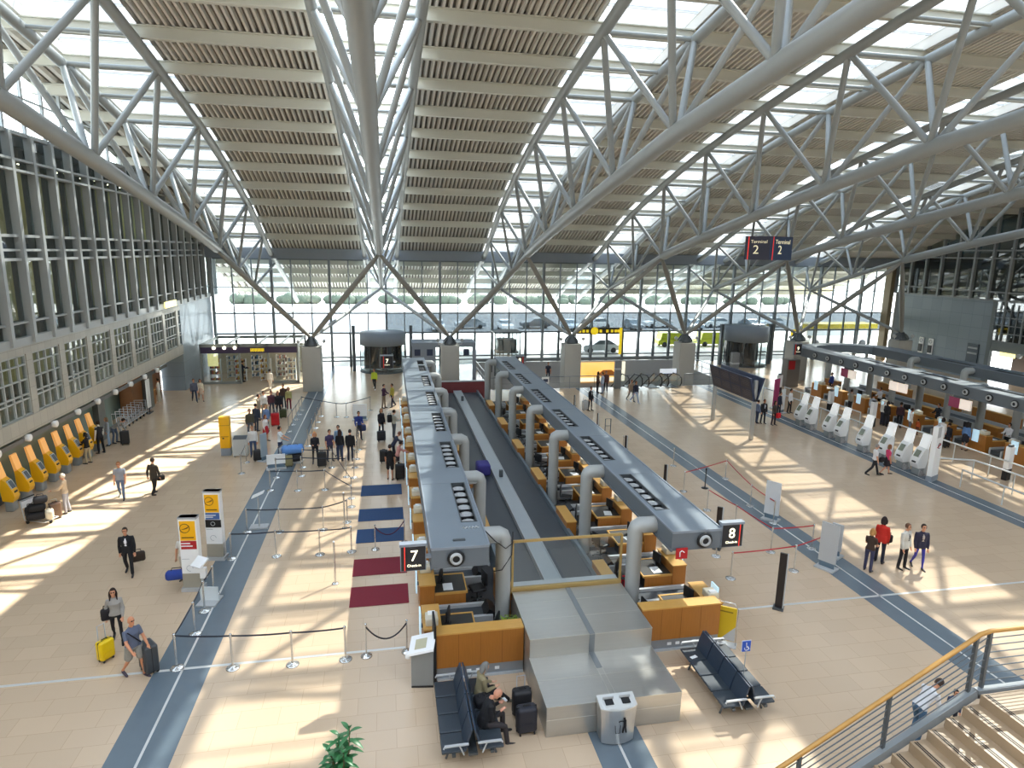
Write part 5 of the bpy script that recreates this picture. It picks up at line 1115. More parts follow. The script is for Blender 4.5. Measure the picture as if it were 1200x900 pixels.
# ------------------------------------------------------------------ revolving doors, lift, shop
def revolving(label, x, y, r=2.05, top=3.6):
    t = thing('revolving_door', label, 'revolving door', (x, y, 0)); MB().lathe([(r, 2.5), (r+.02, 2.5), (r+.02, top), (0, top+.02)], n=36).build('drum', GREY, t)
    MB().lathe([(r-.02, .05), (r-.02, 2.5)], n=36).build('curved_glass', GLASS, t); MB().lathe([(r+.05, 0), (r+.05, .05), (0, .05)], n=36).build('floor_ring', DSTEEL, t)
    for k in range(3): a = .5+k*2*PI/3; MB().add([(0, 0, .06), (r*.95*math.cos(a), r*.95*math.sin(a), .06), (r*.95*math.cos(a), r*.95*math.sin(a), 2.48), (0, 0, 2.48)], [(0, 1, 2, 3)]).build('door_wing', mat('dark door glass', '#20242b', .15, 0, .3, 1), t)
    for k in range(8): a = k*PI/4+.2; MB().tube([(r*math.cos(a), r*math.sin(a), .05), (r*math.cos(a), r*math.sin(a), 2.5)], .04, 6).build('jamb', DSTEEL, t)
    for s in (-1, 1): MB().box(s*(r+.55)-.14, s*(r+.55)+.14, -.2, .2, 0, 4.2).build('door_post', mat('post dark', '#555d63', .4, .2, .04, 3), t)
revolving('round grey revolving door in the far glass wall on the left', -.5, 60.4); revolving('dark drum of a revolving door behind the right pier', 36.3, 60.3, 2.2, 4.0)
t = thing('glass_lift', 'glass lift cage with dark cabin behind the end of canopy 8', 'lift', (10.6, 57.5, 0)); 
for x in (-1.15, -.4, .4, 1.15):
    for y in (-.9, .9): MB().tube([(x, y, 0), (x, y, 3.95)], .05, 6).build('cage_post', DSTEEL, t)
MB().rbox(-1.25, 1.25, -1, 1, 3.85, 4.0, .05).build('cage_top', DSTEEL, t); MB().rbox(-.85, .85, -.7, .7, 2.2, 3.3, .1).build('cabin', mat('lift cabin', '#5d666b', .35, .2, .1, 2), t); MB().box(-1.0, 1.0, -.85, .85, 2.05, 2.2).build('cabin_floor', DSTEEL, t); MB().box(-1.2, 1.2, -.96, -.95, 0, 3.85).build('glass', GLASS, t)
t = thing('glass_shop', 'glass-walled shop with dark violet fascia at the far left', 'shop', (-11.2, 55.4, 0)); FAS = mat('violet fascia', '#3a2f4e', .45, 0, .06, 2); FR = mat('shop frame', '#8d938f', .4, .2, .04, 3); SW = 3.75
b = MB()
for x in (-SW, -.8, 1.4, SW): b.box(x-.08, x+.08, 0, .16, 0, 3.3)
for x in (-SW, SW): b.box(x-.08, x+.08, 5.5, 5.7, 0, 3.3)
b.box(-SW, SW, 0, .12, 3.05, 3.3); b.box(-SW, -SW+.1, 0, 5.6, 3.05, 3.3); b.box(SW-.1, SW, 0, 5.6, 3.05, 3.3); b.box(-SW, SW, 5.5, 5.6, 3.05, 3.3)
for x in (-1.8, .6, 2.4): b.box(x-.06, x+.06, 0, 5.6, 3.15, 3.3)
b.box(-SW, -.8, 0, .1, 0, .2); b.box(1.4, SW, 0, .1, 0, .2)
b.build('frame', FR, t); MB().box(-SW, SW, -.03, .1, 2.55, 3.05).build('fascia', FAS, t)
MB().quad((-SW, .05, .2), (-.8, .05, .2), (-.8, .05, 2.55), (-SW, .05, 2.55)).build('pane', GLASS, t); MB().quad((1.4, .05, .2), (SW, .05, .2), (SW, .05, 2.55), (1.4, .05, 2.55)).build('pane', GLASS, t); MB().quad((SW, .05, .0), (SW, 5.6, 0), (SW, 5.6, 3.05), (SW, .05, 3.05)).build('pane', GLASS, t)
g = MB(); 
for k in range(12): g.box(.1+.09*k, .16+.09*k, -.045, -.03, 2.66+.03*(k % 2), 2.94)
g.build('shop_lettering', YL, t); g = MB()
for x in (-2.7, -1.9, -1.1): g.ell((x, -.08, 3.0), (.13, .1, .13), 10, 6)
g.build('downlight', LAMP, t); MB().box(-SW, SW, 5.3, 5.45, 0, 2.6).build('back_wall', mat('shop back', '#b9ab86', .6, 0, .3, 1.2, col2='#ded6c0'), t)
sp = mat('poster yellow lit', '#f4e6a0', .5, 0, .3, 2, emit=.6); MB().rbox(-3.3, -2.5, .2, .24, 1.45, 2.5, .02).build('window_poster', sp, t)
random.seed(4); gc = ['#3b3b40', '#d8d2c2', '#a8442f', '#4e6d84', '#c9a14a', '#e9e6df', '#6d4d3d']
for k in range(7):
    x = -11.2-3.0+k*1.0; t = thing('display_shelf', 'tall white shelf rack of goods inside the far left shop, %s from the left' % ORD[k], 'shelf', (x, 56.6+(k % 2)*1.6, 0), 0, 'shop shelves'); f = MB()
    for z in (.1, .6, 1.1, 1.6): f.box(-.42, .42, -.2, .2, z, z+.03)
    for xx in (-.42, .42): f.box(xx-.015, xx+.015, -.2, .2, 0, 1.9)
    f.build('rack', WHITE, t); gd = MB(); 
    for z in (.13, .63, 1.13, 1.63):
        for q in range(6): hh = random.uniform(.12, .34); gd.box(-.4+.135*q, -.4+.135*q+.11, -.17, .12, z, z+hh, q % 3)
    o = gd.build('goods', [mat('goods '+c, c, .6, 0, .2, 6) for c in (gc[k % 7], gc[(k+2) % 7], gc[(k+4) % 7])], t); o['kind'] = 'stuff'
# lit signs over the left passage, brown desk, wall phones on the right
for k, (x, y, z, w_) in enumerate(((-16.9, 48.4, 2.55, 1.5), (-16.9, 51.2, 2.55, 1.1), (-15.4, 50.6, 6.95, 2.4))):
    t = thing('lit_sign', ('yellow lit sign over the left passage, %s from the front' % ORD[k]) if k < 2 else 'cream lit sign box high on the left facade', 'sign', (x, y, z)); MB().box(-.05, .05, -w_/2, w_/2, -.22, .22).build('panel', mat('lit yellow', '#f3e7a2', .5, 0, .03, 2, emit=1.4), t); MB().box(-.07, .04, -w_/2-.03, w_/2+.03, .22, .26).build('frame', DSTEEL, t)
t = thing('passage_desk', 'small brown wooden desk at the left passage', 'desk', (*G(177.5, 474)[:2], 0)); MB().box(-.22, .22, -.35, .35, 0, 1.0).build('front', WOOD, t); MB().box(-.26, .26, -.39, .39, 1.0, 1.05).build('top', WOODT, t)
t = thing('passage_banner', 'tall white banner sign on the dark column at the left passage', 'banner', (-15.85, 45.9, 0)); MB().box(-.03, .03, -.3, .3, .4, 2.3).build('banner', WHITE, t); MB().box(-.12, .12, -.35, .35, 0, .06).build('foot', DSTEEL, t); MB().box(-.02, .02, -.02, .02, 0, .4).build('pole', DSTEEL, t)
for k, y in enumerate((56.95, 55.75)):
    t = thing('wall_telephone', 'white wall telephone panel on the right tiled wall, %s from the left' % ORD[k], 'telephone', (RX-.02, y, 2.2), 0, 'wall telephones'); MB().rbox(-.1, 0, -.3, .3, -.95, .95, .05).build('backboard', WHITE, t); MB().box(-.2, -.1, -.2, .2, -.5, .25).build('phone', BLACK, t); MB().tube([(-.11, .16*math.cos(a), .62+.16*math.sin(a)) for a in [2*PI*i/14 for i in range(15)]], .03, 6).build('round_symbol', GREY, t)
t = thing('wall_display', 'dark display panel on the right tiled wall near the passage', 'panel', (RX-.02, 50.9, 2.2)); MB().box(-.1, 0, -.6, .6, -1.3, 1.1).build('panel', mat('display dark', '#34424c', .3, 0, .1, 2), t)
for z in (.2, .7): MB().box(-.12, -.1, -.5, .5, z-.08, z+.08).build('pale_band', LGREY, t)
for k, (y, w_) in enumerate(((47.4, 1.5), (44.2, 2.6), (40.5, 1.5))):
    t = thing('lit_sign', 'yellow lit sign above the right passage, %s from the left' % ORD[k], 'sign', (RX-.1, y, 2.75)); MB().box(-.05, .05, -w_/2, w_/2, -.18, .18).build('panel', MATS['lit yellow'], t)
    MB().tube([(0, -w_/2-.5, .1), (-.25, -w_/2-.5, .1)], .2, 12).build('round_lamp', LGREY, t)
# right-hand rails and totems
def pipe_rail(label, pts, z=1.02):
    t = thing('queue_rail', label, 'railing', (0, 0, 0)); m = mat('rail white', '#cfd3d3', .3, .4, .03, 3)
    MB().tube([(x, y, z) for x, y in pts], .045, 8).build('rail', m, t)
    for (x0, y0), (x1, y1) in zip(pts, pts[1:]):
        n = max(1, int(round(math.hypot(x1-x0, y1-y0)/2.2)))
        for k in range(n+1):
            if k == 0 and (x0, y0) != pts[0]: continue
            MB().tube([(x0+(x1-x0)*k/n, y0+(y1-y0)*k/n, 0), (x0+(x1-x0)*k/n, y0+(y1-y0)*k/n, z)], .03, 6).build('post', m, t)
pipe_rail('long pale pipe rail in front of the right desks', [(30.75, 33.4), (30.75, 18.0)]); pipe_rail('pale pipe rail running behind the white kiosks', [(28.7, 44.5), (28.7, 33.0)]); pipe_rail('short pale pipe rail beside the white totem', [(27.6, 26.9), (29.2, 26.3), (29.6, 20.0)]); pipe_rail('pale pipe rail close to the desks of the right island', [(30.5, 44.5), (30.6, 36.2)]); pipe_rail('low pale rail beside the right strip', [(27.6, 25.4), (27.4, 18.5)], .9)
t = thing('white_totem', 'tall white totem with round swoosh emblem at the front of the white kiosks', 'sign', (27.0, 26.5, 0), math.radians(25)); MB().box(-.36, .36, -.12, .12, .25, 2.85).build('board', WHITE, t); MB().box(-.38, .38, -.14, .14, 0, .28).build('base', GREY, t); MB().box(-.36, .0, -.135, -.12, 2.3, 2.85).build('grey_head', LGREY, t)
MB().tube([(.14*math.cos(a), -.13, 1.85+.14*math.sin(a)) for a in [2*PI*i/18 for i in range(16)]], .016, 6).build('emblem', DSTEEL, t); MB().tube([(-.2, -.13, 1.78), (-.05, -.135, 1.84), (.12, -.135, 1.95)], .022, 6).build('emblem', RED, t); MB().tube([(-.02, 0, 2.85), (-.02, 0, 3.0)], .06, 8).build('lamp_cap', LGREY, t)
for k, (p, h) in enumerate((((1178, 562), 1.75), ((1021, 500), 1.7), ((912, 462), 1.6), ((972, 482), 1.5))):
    q = G(*p); t = thing('ticket_machine', ('white and black ticket machine post on the right, %s from the front' % ORD[k]), 'machine', (q[0], q[1], 0), .3, 'ticket machine posts'); MB().box(-.2, .2, -.12, .12, .6, h).build('upper', WHITE, t); MB().box(-.2, .2, -.12, .12, 0, .6).build('lower', BLACK, t); MB().rbox(-.12, .12, -.1, .1, h, h+.12, .03).build('head', DSTEEL, t)
q = G(908, 478); t = thing('magenta_banner', 'tall magenta banner standing left of the right check-in queue', 'banner', (q[0], q[1], 0), .5); MB().box(-.35, .35, -.03, .03, .15, 2.2).build('banner', mat('magenta', '#a8376a', .5, 0, .1, 3), t); MB().box(-.4, .4, -.2, .2, 0, .06).build('foot', LGREY, t); MB().box(-.02, .02, -.02, .02, .06, .2).build('pole', LGREY, t)
q = G(917, 484); stand_sign('white slim board beside the uniformed attendant', (916, 484), .5, .5, 1.75, WHITE)
t = thing('machine_block', 'dark grey machine cabinet beside the right pier', 'cabinet', (34.2, 49.3, 0)); MB().rbox(-.6, .6, -.4, .4, 0, 2.4, .04).build('body', mat('machine taupe', '#6f6963', .5, 0, .06, 2), t); MB().box(-.5, .1, -.42, -.4, 2.45-.9, 2.3).build('red_panel', RED, t)
# ------------------------------------------------------------------ stairs at the lower right
LZ, SX, SYF = 4.3, 9.05, 7.5
STONE = mat('stair stone', '#a58f74', .35, 0, .06, 2.0); t = struct('stairs')
st = MB(); ri, tr_ = .17, .295
st.box(SX, 13.5, -2, SYF-.12, LZ-.3, LZ)
for k in range(1, 18): st.box(SX-tr_*k, SX-tr_*(k-1)+.02, -2, SYF-.12, LZ-ri*k-.25, LZ-ri*k)
for k in range(0, 18):
    x = SX-tr_*k; z = LZ-ri*k
    for d in (.05, .09): st.box(x+d, x+d+.018, -2, SYF-.15, z-.01, z+.006, 1)
st.build('step', [STONE, BLACK], t)
RAILG = mat('stair rail grey', '#5a6064', .4, .3, .04, 4); sl = ri/tr_
sg = MB(); sg.beam((SX+.0, SYF-.03, LZ-.02), (SX-tr_*17, SYF-.03, LZ-.02-ri*17), .1, .14); sg.beam((SX, SYF-.03, LZ-.04), (13.5, SYF-.03, LZ-.04), .1, .14); sg.build('stringer', mat('stringer grey', '#878d90', .45, .2, .04, 4), t)
r = thing('stair_railing', 'stair railing with wooden handrail and thin horizontal bars at the lower right', 'railing', (SX, SYF, LZ)); HW = mat('handrail wood', '#b88a45', .4, 0, .12, 3)
MB().tube([(4.4, 0, 1.02), (.12, 0, 1.02), (-.06, 0, .98), (-tr_*17, 0, .96-ri*17)], .036, 10).build('handrail', HW, r)
for k in range(1, 8):
    z = .02+.125*k; MB().tube([(4.4, 0, z), (.05, 0, z), (-tr_*17, 0, z-.02-ri*17)], .010, 6).build('bar', RAILG, r)
for x in (.12, -.12, -1.55, -3.0, -4.4): z = 0 if x > 0 else x*sl; MB().box(x-.022, x+.022, -.03, .03, z-.06, z+1.0).build('post', RAILG, r)
for x in (1.9, 3.6): MB().box(x-.022, x+.022, -.03, .03, -.06, 1.0).build('post', RAILG, r)
mz = MB(); mz.box(-3, .5, -6, 7.0, LZ-.35, LZ); mz.build('floor_mezzanine', STONE, kind='structure')
# ------------------------------------------------------------------ leafy plant in front
t = thing('leafy_plant', 'green broad-leaved potted plant at the bottom edge', 'plant', (-.66, 6.75, LZ)); random.seed(17)
MB().lathe([(.16, 0), (.22, .02), (.26, .42), (.23, .42), (.22, .36), (0, .36)], n=18).build('pot', mat('clay pot', '#5c5148', .6, 0, .1, 5), t)
stems = []
sm = MB()
for k in range(4):
    a = k*1.7; p = [Vector((.04*math.cos(a), .04*math.sin(a), .36))]
    top = Vector((.11*math.cos(a), .1*math.sin(a), (1.24, 1.12, .98, 1.05)[k])); 
    for u in (.35, .7, 1): p.append(p[0].lerp(top, u)+Vector((random.uniform(-.02, .02), random.uniform(-.02, .02), 0)))
    sm.tube(p, [.014, .012, .009, .005], 6); stems.append(p)
sm.build('stem', mat('plant stem', '#4c4a2c', .6, 0, .1, 5), t); lv = MB()
def leaf(base, az, el, L, W_):
    d = Vector((math.cos(az)*math.cos(el), math.sin(az)*math.cos(el), math.sin(el))); s = Vector((-math.sin(az), math.cos(az), 0)); up = s.cross(d)*-1 if s.cross(d).z < 0 else s.cross(d)
    vs = []; n = 7
    for i in range(n+1):
        f = i/n; w_ = W_*math.sin(PI*min(1, f*.96+.03))**.8*(1-.25*f); c = base+d*L*f-Vector((0, 0, 1))*L*.34*f*f
        vs += [c-s*w_+up*w_*.25, c, c+s*w_+up*w_*.25]
    lv.add(vs, [(3*i+e, 3*i+e+1, 3*i+e+4, 3*i+e+3) for i in range(n) for e in (0, 1)], 0, True)
for p in stems:
    top = p[-1]; L0 = (top-p[0]).length
    for q in range(24):
        u = .30+.70*q/23; b = p[0].lerp(top, u); leaf(b, q*2.399+random.uniform(-.3, .3), random.uniform(-.1, .7) if u < .93 else random.uniform(.5, 1.1), random.uniform(.13, .22), random.uniform(.026, .04))
lv.build('leaves', mat('leaf green', '#2f6a3c', .35, 0, .3, 6), t)
# ------------------------------------------------------------------ the people
def P(px, face, label, **k):
    q = G(*px); return person(label, q, face, **k)
NEAR = .0125
P((152, 673), 172, 'person in black suit and white shirt walking with a dark bag on the left', top='#16171c', bottom='#15161b', shirt='#e8e8ec', jacket=True, pose='walk', stride=12, hair='#2c2019', arms=((2, 9, 8), (-6, 9, 10)), vox=NEAR)
q = G(163.5, 668); bag('dark brown bag carried by the suited person on the left', (q[0], q[1], .34), (.22, .1, .17), '#33281f', .4, 'briefcase')
P((139, 752), 165, 'person with long dark hair in grey top pulling the yellow suitcase', top='#9a9792', bottom='#1a1a1e', hair='#2a1a14', hairlen='long', fem=True, h=1.68, pose='walk', stride=10, arms=((4, 8, 25), (-8, 14, 8)), vox=NEAR, legs='slim')
q = G(130, 752); bag('black shoulder bag on the arm of the person in grey top', (q[0], q[1]-.05, .72), (.15, .09, .17), '#1b181c', .4, 'handbag')
P((160, 792), 128, 'bald person in blue-grey shirt and grey shorts pushing a dark suitcase', top='#5d667c', bottom='#8f8d86', legs='shorts', hairlen='bald', skin='#c98a66', sleeve='short', pose='walk', stride=14, arms=((20, 10, 22), (32, 12, 18)), shoe='#3a3040', fat=1.14, vox=NEAR, strap='#15151a')
P((218, 680), 200, 'person in white shirt partly hidden behind the front totem with duffel', top='#d8d4cc', bottom='#b9b0a0', sleeve='short', pose='stand', arms=((6, 12, 20), (2, 14, 6)))
P((143, 584), 172, 'person in grey shirt and jeans walking through the sunlight', top='#8d94a0', bottom='#5c6f8c', sleeve='short', pose='walk', stride=14, hair='#a8744a')
P((182, 579), 20, 'person in dark suit seen from behind crossing the sunlit floor', top='#3a342c', bottom='#27231f', jacket=True, coat=.2, pose='walk', stride=12, arms=((-8, 16, 10), (4, 14, 8)))
q = G(190, 575); bag('small dark case in the hand of the suited person in the sunlight', (q[0], q[1], .5), (.16, .08, .13), '#2b2622', .4, 'briefcase')
P((119, 531), -60, 'person in black waistcoat and white sleeves at the yellow kiosks', top='#1c1d22', bottom='#17171b', sleeve='none', skin='#d5d2cc', h=1.8)
P((104, 543), -75, 'person in black top and khaki trousers using a yellow kiosk', top='#1a1718', bottom='#b8a98a', fem=True, h=1.66, arms=((30, 6, 60), (40, 6, 50)), hairlen='bob', hair='#1e1a18')
P((128, 522), -120, 'person in pale jeans standing behind the bending person', top='#8f9aa4', bottom='#8fa6bd', h=1.64, hairlen='bob', hair='#7a6550', fem=True)
P((135, 519), 95, 'person bending forward over a black trolley case', top='#8a8a86', bottom='#4a5668', lean=52, pose='bend', arms=((20, 5, 10), (15, 5, 10)))
P((79, 601), -100, 'person in pale clothes standing behind the loaded trolley', top='#cdb79a', bottom='#9a9aa0', hairlen='short', hair='#e6d7c2', fem=True, arms=((35, 5, 45), (25, 5, 45)))
P((187, 471), -100, 'person in white shirt and cream trousers at the small passage desk', top='#e9e6de', bottom='#cfc9b6', sleeve='short', fat=1.15, arms=((25, 8, 60), (10, 8, 15)), shoe='#cfc9b6')
P((228.5, 470.5), 160, 'left person of the pair walking past the far left wall', top='#5a5f70', bottom='#3f4a60', pose='walk')
P((236, 469.5), 160, 'right person of the pair walking past the far left wall', top='#d6cdb8', bottom='#b09a86', pose='walk', fem=True, hairlen='bob', legs='skirt', h=1.67)
q = (-12.0, 56.2); person('person in dark clothes standing in the shop doorway', q, 70, top='#1b2233', bottom='#171a24', h=1.8, arms=((45, 5, 40), (45, 5, 40)))
P((317, 457), 10, 'person in white in the glare before the far left shop', top='#efe9dc', bottom='#e6dccb', pose='walk')
# the waiting group on the left
grp = [((297.5, 535), 170, 'person in black and white top at the front of the waiting group', dict(top='#d8d6d2', bottom='#3f5273', hair='#7d5a3c', jacket=False)), ((312, 517), 120, 'person in white top and red skirt in the waiting group', dict(top='#e3ddda', bottom='#b0202c', legs='skirt', fem=True, h=1.6, hairlen='bob', hair='#7a4a30')),
       ((294, 512), 150, 'person in olive shirt at the left of the waiting group', dict(top='#4d4a3c', bottom='#50545c', hair='#5b3c28')), ((301, 505), 30, 'person with dark rucksack in the middle of the waiting group', dict(top='#2b3648', bottom='#343a48')), ((313, 506), 200, 'person in light blue shirt in the waiting group', dict(top='#6b86b2', bottom='#5a5f6a', hairlen='bob', hair='#9a7a50', fem=True)),
       ((304, 492), 90, 'person in beige jacket behind the waiting group', dict(top='#9a8d7a', bottom='#5c5f66', jacket=True)), ((310, 488), 150, 'person in white shirt behind the waiting group', dict(top='#d9d8d4', bottom='#8d8a80', fem=True)), ((319, 487), 150, 'person in plum top left of the red suitcase', dict(top='#5f3a44', bottom='#424654')),
       ((327, 488), 170, 'person in black beside the red suitcase', dict(top='#1f1e24', bottom='#24242b', fem=True, hairlen='long')), ((333, 478), 190, 'person in dark brown at the back of the waiting group', dict(top='#43322c', bottom='#2f2f36')), ((339, 480), 170, 'person in yellow-green top and dark red trousers', dict(top='#a8a26a', bottom='#6a1f28', fem=True, h=1.62, hairlen='bob'))]
for px, f, lab, kw in grp: P(px, f, lab, **kw)
P((329, 536), 95, 'person in white shirt pushing the trolley with the blue bag', top='#e2e4e6', bottom='#27395e', sleeve='short', hair='#1d1612', arms=((40, 8, 25), (40, 8, 25)))
P((370, 543), 170, 'blonde person in black waiting beside a black suitcase', top='#1b1b22', bottom='#1b1c24', fem=True, hair='#c98f55', hairlen='bob', legs='slim', arms=((15, 6, 80), (15, 6, 80)))
P((387, 540), 150, 'person in purple shirt waiting in the queue', top='#3f3558', bottom='#3a3b46', sleeve='short', hair='#3a2a20')
P((397.5, 534), 200, 'person in light blue shirt and dark cap in the queue', top='#7f9ab4', bottom='#3d4350', hair='#14161c')
P((399, 540), 10, 'person with long brown hair in black jacket in the queue', top='#15151a', bottom='#2d3a58', fem=True, hairlen='long', hair='#3a241a')
P((411, 540), 10, 'person in black hooded jacket at the right end of the queue', top='#15161c', bottom='#2a2e3e', jacket=True)
P((421, 515), 160, 'person in blue shirt carrying a blue bag at the queue corner', top='#2d3f86', bottom='#23283a', hair='#1a1614', arms=((10, 6, 70), (10, 8, 20)))
q = G(425, 513); bag('blue bag held by the person at the queue corner', (q[0], q[1]-.1, .45), (.22, .14, .2), '#2b3a66', .3)
P((439, 456), 195, 'person in yellow high-visibility vest near the revolving door', top='#c8d640', bottom='#1a1a1e', pose='walk', shoe='#e4e4e4')
P((450, 478), 120, 'person in dark purple top at the back of the left desks', top='#4a2e48', bottom='#8a7a66', arms=((20, 6, 60), (20, 6, 60)))
P((460, 477), 240, 'person in yellow top facing the purple-clad person', top='#b9ac4a', bottom='#353a4a', fem=True, pose='walk', stride=12)
P((447, 511), 140, 'fair-haired person in dark clothes at the left desks', top='#22222a', bottom='#1e2028', hair='#8a6a48', hairlen='bob')
P((462, 513), 60, 'person with black backpack at the left desks', top='#a9a79a', bottom='#50555c', hair='#1c1714', arms=((20, 6, 70), (20, 6, 70)))
q = G(457, 513); bag('black backpack on the back of the person at the left desks', (q[0], q[1], .95), (.15, .12, .24), '#1c1d22', .3)
P((461, 541), 80, 'person in navy leaning over the left counter', top='#2b3146', bottom='#23252e', lean=28, pose='bend', arms=((40, 6, 30), (40, 6, 30)), hair='#8a5a48')
P((466, 553), 70, 'person in pink top leaning on the left counter', top='#c98f86', bottom='#3a3038', lean=15, pose='bend', fem=True, h=1.66, arms=((45, 6, 30), (45, 6, 30)))
P((457.5, 562), 15, 'person in black shirt and black shorts before the left desks', top='#121216', bottom='#17171c', legs='shorts', sleeve='short', h=1.8, shoe='#2a2020')
# right half
P((642, 447), 180, 'person in dark shirt at the guard rail behind canopy 8', top='#252736', bottom='#1d2030', sleeve='short')
P((691.5, 481), 150, 'person in black with white scarf beside the silver trolley case', top='#17181c', bottom='#14151a', shirt='#e2e2e2', fem=True, legs='slim', h=1.76)
P((700, 460), 80, 'person in brown jacket in the group by the stairwell', top='#4c342e', bottom='#2b2528', fem=True, hairlen='bob')
P((705.5, 461), 260, 'person in white and blue top in the group by the stairwell', top='#aab6c8', bottom='#8590a4', fem=True)
P((709.5, 459), 200, 'person in dark jacket in the group by the stairwell', top='#5a3a36', bottom='#23242c', jacket=True)
P((739, 470), 170, 'person in beige walking near the escalators', top='#96806c', bottom='#8a8478', pose='walk')
P((744, 472), 160, 'person in dark top and white trousers near the escalators', top='#25283a', bottom='#9aa6bc', pose='walk', shoe='#e6e6e6')
P((893.5, 496), 180, 'person in black blazer and white shirt under the departure board', top='#1b1a20', bottom='#1a1a20', shirt='#e8eaf0', jacket=True, skin='#b97a58', h=1.68)
P((906, 498), 160, 'person in dark coat with red bag beside the magenta banner', top='#4a443e', bottom='#241c22', fem=True, hairlen='bob', h=1.66)
q = G(910, 498); bag('bright red bag held beside the magenta banner', (q[0], q[1]-.1, .5), (.17, .1, .18), '#d01f2c', .3, 'handbag')
P((886.5, 495.5), 90, 'person half hidden behind the right post of the departure board', top='#5b6a86', bottom='#2f3850', h=1.6)
P((912, 487), 150, 'person in dark jacket beside the white slim board', top='#252b3c', bottom='#2c2f3a', jacket=True)
P((924.5, 484), 150, 'attendant person in white shirt and black trousers', top='#e6e6e6', bottom='#17171b', h=1.8)
P((1023, 557), 110, 'person in white shirt and black trousers walking along the kiosks', top='#dcdcdf', bottom='#17171d', sleeve='short', pose='walk', stride=22, hair='#8f8a86')
P((1038, 556), 105, 'person in pink blouse and black skirt walking along the kiosks', top='#cf3f6a', bottom='#1d1920', legs='skirt', fem=True, pose='walk', stride=18, hair='#8a5c3c', hairlen='bob', sleeve='short', h=1.66)
q = G(1031, 557); bag('black handbag on the arm of the pink-clad person', (q[0], q[1], .72), (.16, .09, .13), '#1d1a1c', .3, 'handbag')
P((1016.5, 669), 60, 'blonde person in brown top with purple cloth round the waist', top='#3f2f24', bottom='#3a3a55', fem=True, hair='#b8864e', hairlen='bob', sleeve='short', h=1.64, arms=((20, 6, 80), (12, 8, 60)), legs='long')
P((1029.5, 659), 55, 'dark-haired person in red jacket seen with black shoulder bag', top='#c0281c', bottom='#1d2030', hair='#231716', hairlen='bob', fem=True, h=1.8, jacket=True)
q = G(1038, 659); bag('black shoulder bag of the person in red jacket', (q[0], q[1], .78), (.14, .08, .15), '#141318', .3, 'handbag')
P((1056.5, 666), 165, 'person in white jacket, striped shirt and black trousers', top='#c4c3bb', bottom='#17161b', shirt='#3a3a44', jacket=True, hair='#6a4a36', h=1.76)
P((1075, 666), 200, 'person in dark jacket and violet trousers', top='#25253a', bottom='#3a3a9a', shirt='#a79c90', jacket=True, h=1.74, hair='#33261e', legs='slim', pose='walk', stride=9)
P2N = [0]
def P2(px, face, label, **k):
    q = G(*px); P2N[0] += 1; return person(label, (min(q[0]-.1, 33.25-.62*(P2N[0] % 2)), q[1]+.3*(P2N[0] % 3)-.3, 0), face, **k)
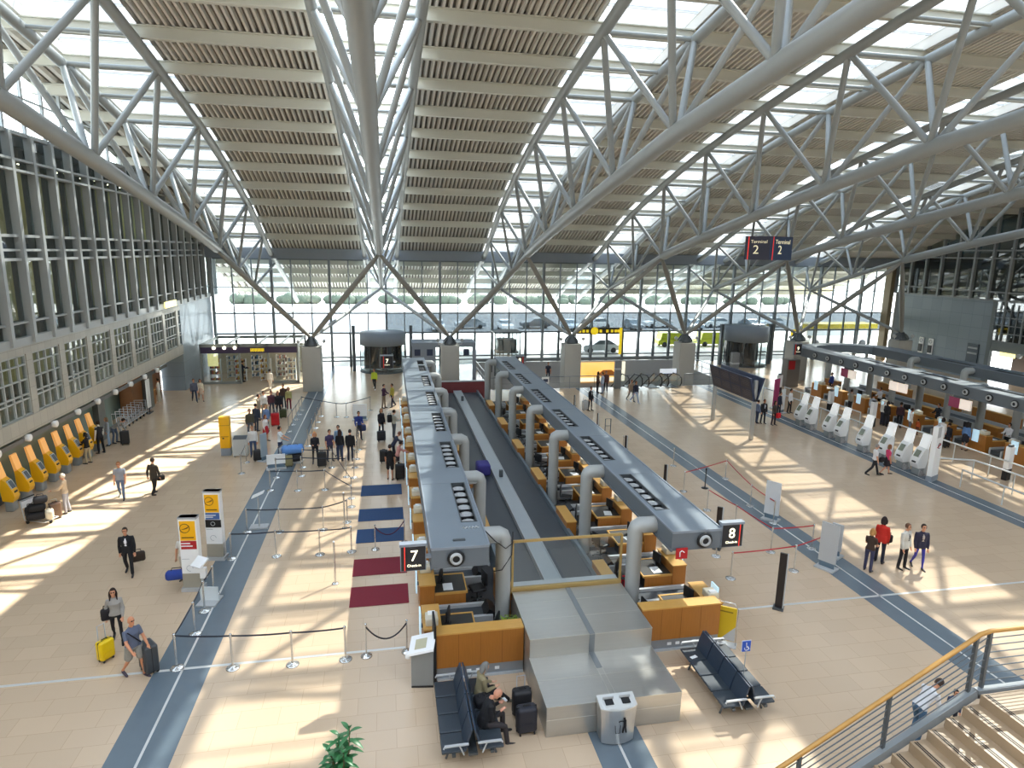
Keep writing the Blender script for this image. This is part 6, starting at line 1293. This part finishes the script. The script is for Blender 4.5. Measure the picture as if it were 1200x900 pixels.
for px, f, lab, kw in (((1008, 484), 90, 'person in grey shirt and black trousers at the right desks', dict(top='#8f897c', bottom='#141418', h=1.8)), ((1031, 491), 60, 'person in pale blue shirt waiting at the right desks', dict(top='#a9b2bd', bottom='#2a2d36')), ((1047, 496), 70, 'grey-haired person in white top at the right desks', dict(top='#cfcdc6', bottom='#2a303c', hair='#c9c2b4', fem=True)),
                       ((1055, 501), 60, 'person in dark red and black at the right desks', dict(top='#3a2026', bottom='#15151a')), ((1060, 500), 75, 'person in black beside the orange child at the right desks', dict(top='#141418', bottom='#17171c', hairlen='bob', fem=True)), ((1071, 508), 80, 'small child person in orange top at the right desks', dict(top='#c0582a', bottom='#6a3a2c', h=1.05)),
                       ((1120, 521), 65, 'person in long white dress at the right desks', dict(top='#d9d5cf', bottom='#d9d5cf', legs='skirt', fem=True, hair='#2a1c16', hairlen='bob')), ((1142, 529), 70, 'person in blue top and black skirt at the right desks', dict(top='#5c7fae', bottom='#1c1a24', legs='skirt', fem=True, hair='#1a1414', hairlen='long')), ((1098, 506), 120, 'person in white top beside the white totem', dict(top='#e0dedb', bottom='#6a6d74', fem=True)),
                       ((1109, 521), 60, 'crouching person in dark top with open bag at the right desks', dict(top='#23242c', bottom='#3a3c44', pose='crouch', lean=30))): P2(px, f, lab, **kw)
for k, (y, c) in enumerate(((24.2, '#f0f0f0'), (29.0, '#e6e6ea'), (34.0, '#20242c'), (39.2, '#d8d8dc'))):
    person('clerk person standing behind the right desks, %s from the front' % ORD[k], (35.6, y+1.2), -90, top=c, bottom='#1d1f26', arms=((20, 5, 60), (25, 5, 60)))
person('far clerk person in blue behind the last right desks', (36.0, 46.3), -90, top='#2a3f86', bottom='#1d1f26')
# the couple on the bench
EB = person('elderly bald person in black jacket sitting on the left bench looking at hands', (1.98, 12.72), 90, z0=-.045, top='#17181c', bottom='#332e30', pose='sit', hairlen='bald', skin='#cf957a', lean=17, head=(0, 30), arms=((22, 4, 100), (18, 4, 108)), jacket=True, vox=.011, fat=1.28, h=1.82, shoe='#1d1714')
person('grey-haired person in khaki jacket sitting on the far end of left bench', (2.0, 13.75), 78, z0=-.045, top='#8d8263', bottom='#17161a', pose='sit', hairlen='bob', hair='#7b7a77', skin='#d0a183', lean=9, head=(0, 8), arms=((24, 6, 55), (20, 4, 70)), fem=True, vox=.011, jacket=True, leg=((84, 62), (94, 50)), shoe='#6f6a60')
bag('black bag on the seat between the elderly couple', (1.98, 13.3, .46), (.16, .18, .12), '#17161a', .2, 'handbag')
o = MB().rbox(-.035, .035, -.07, .07, 0, .012, .004).build('mobile_phone', LGREY, None, tuple(EB[1][0]+Vector((.05, 0, .03))), .4); tag(o, 'silver phone held by the elderly bald person', 'phone')
# the person by the stairs and the child beside
q = G(1092, 806, 1.35)
P_ = person('person in white shirt bending over beside the stairs', (q[0]-.25, q[1], 0), 85, top='#dcdee2', bottom='#40607e', sleeve='long', lean=40, head=(0, 10), pose='bend', arms=((18, 6, 55), (12, 6, 60)), vox=NEAR, hair='#3a2a20')
q = G(1118, 812, 1.0); person('small dark-haired child person beside the stairs', (q[0]+.05, q[1], 0), 200, h=1.1, top='#3a4660', bottom='#2c3040', hair='#17120f')
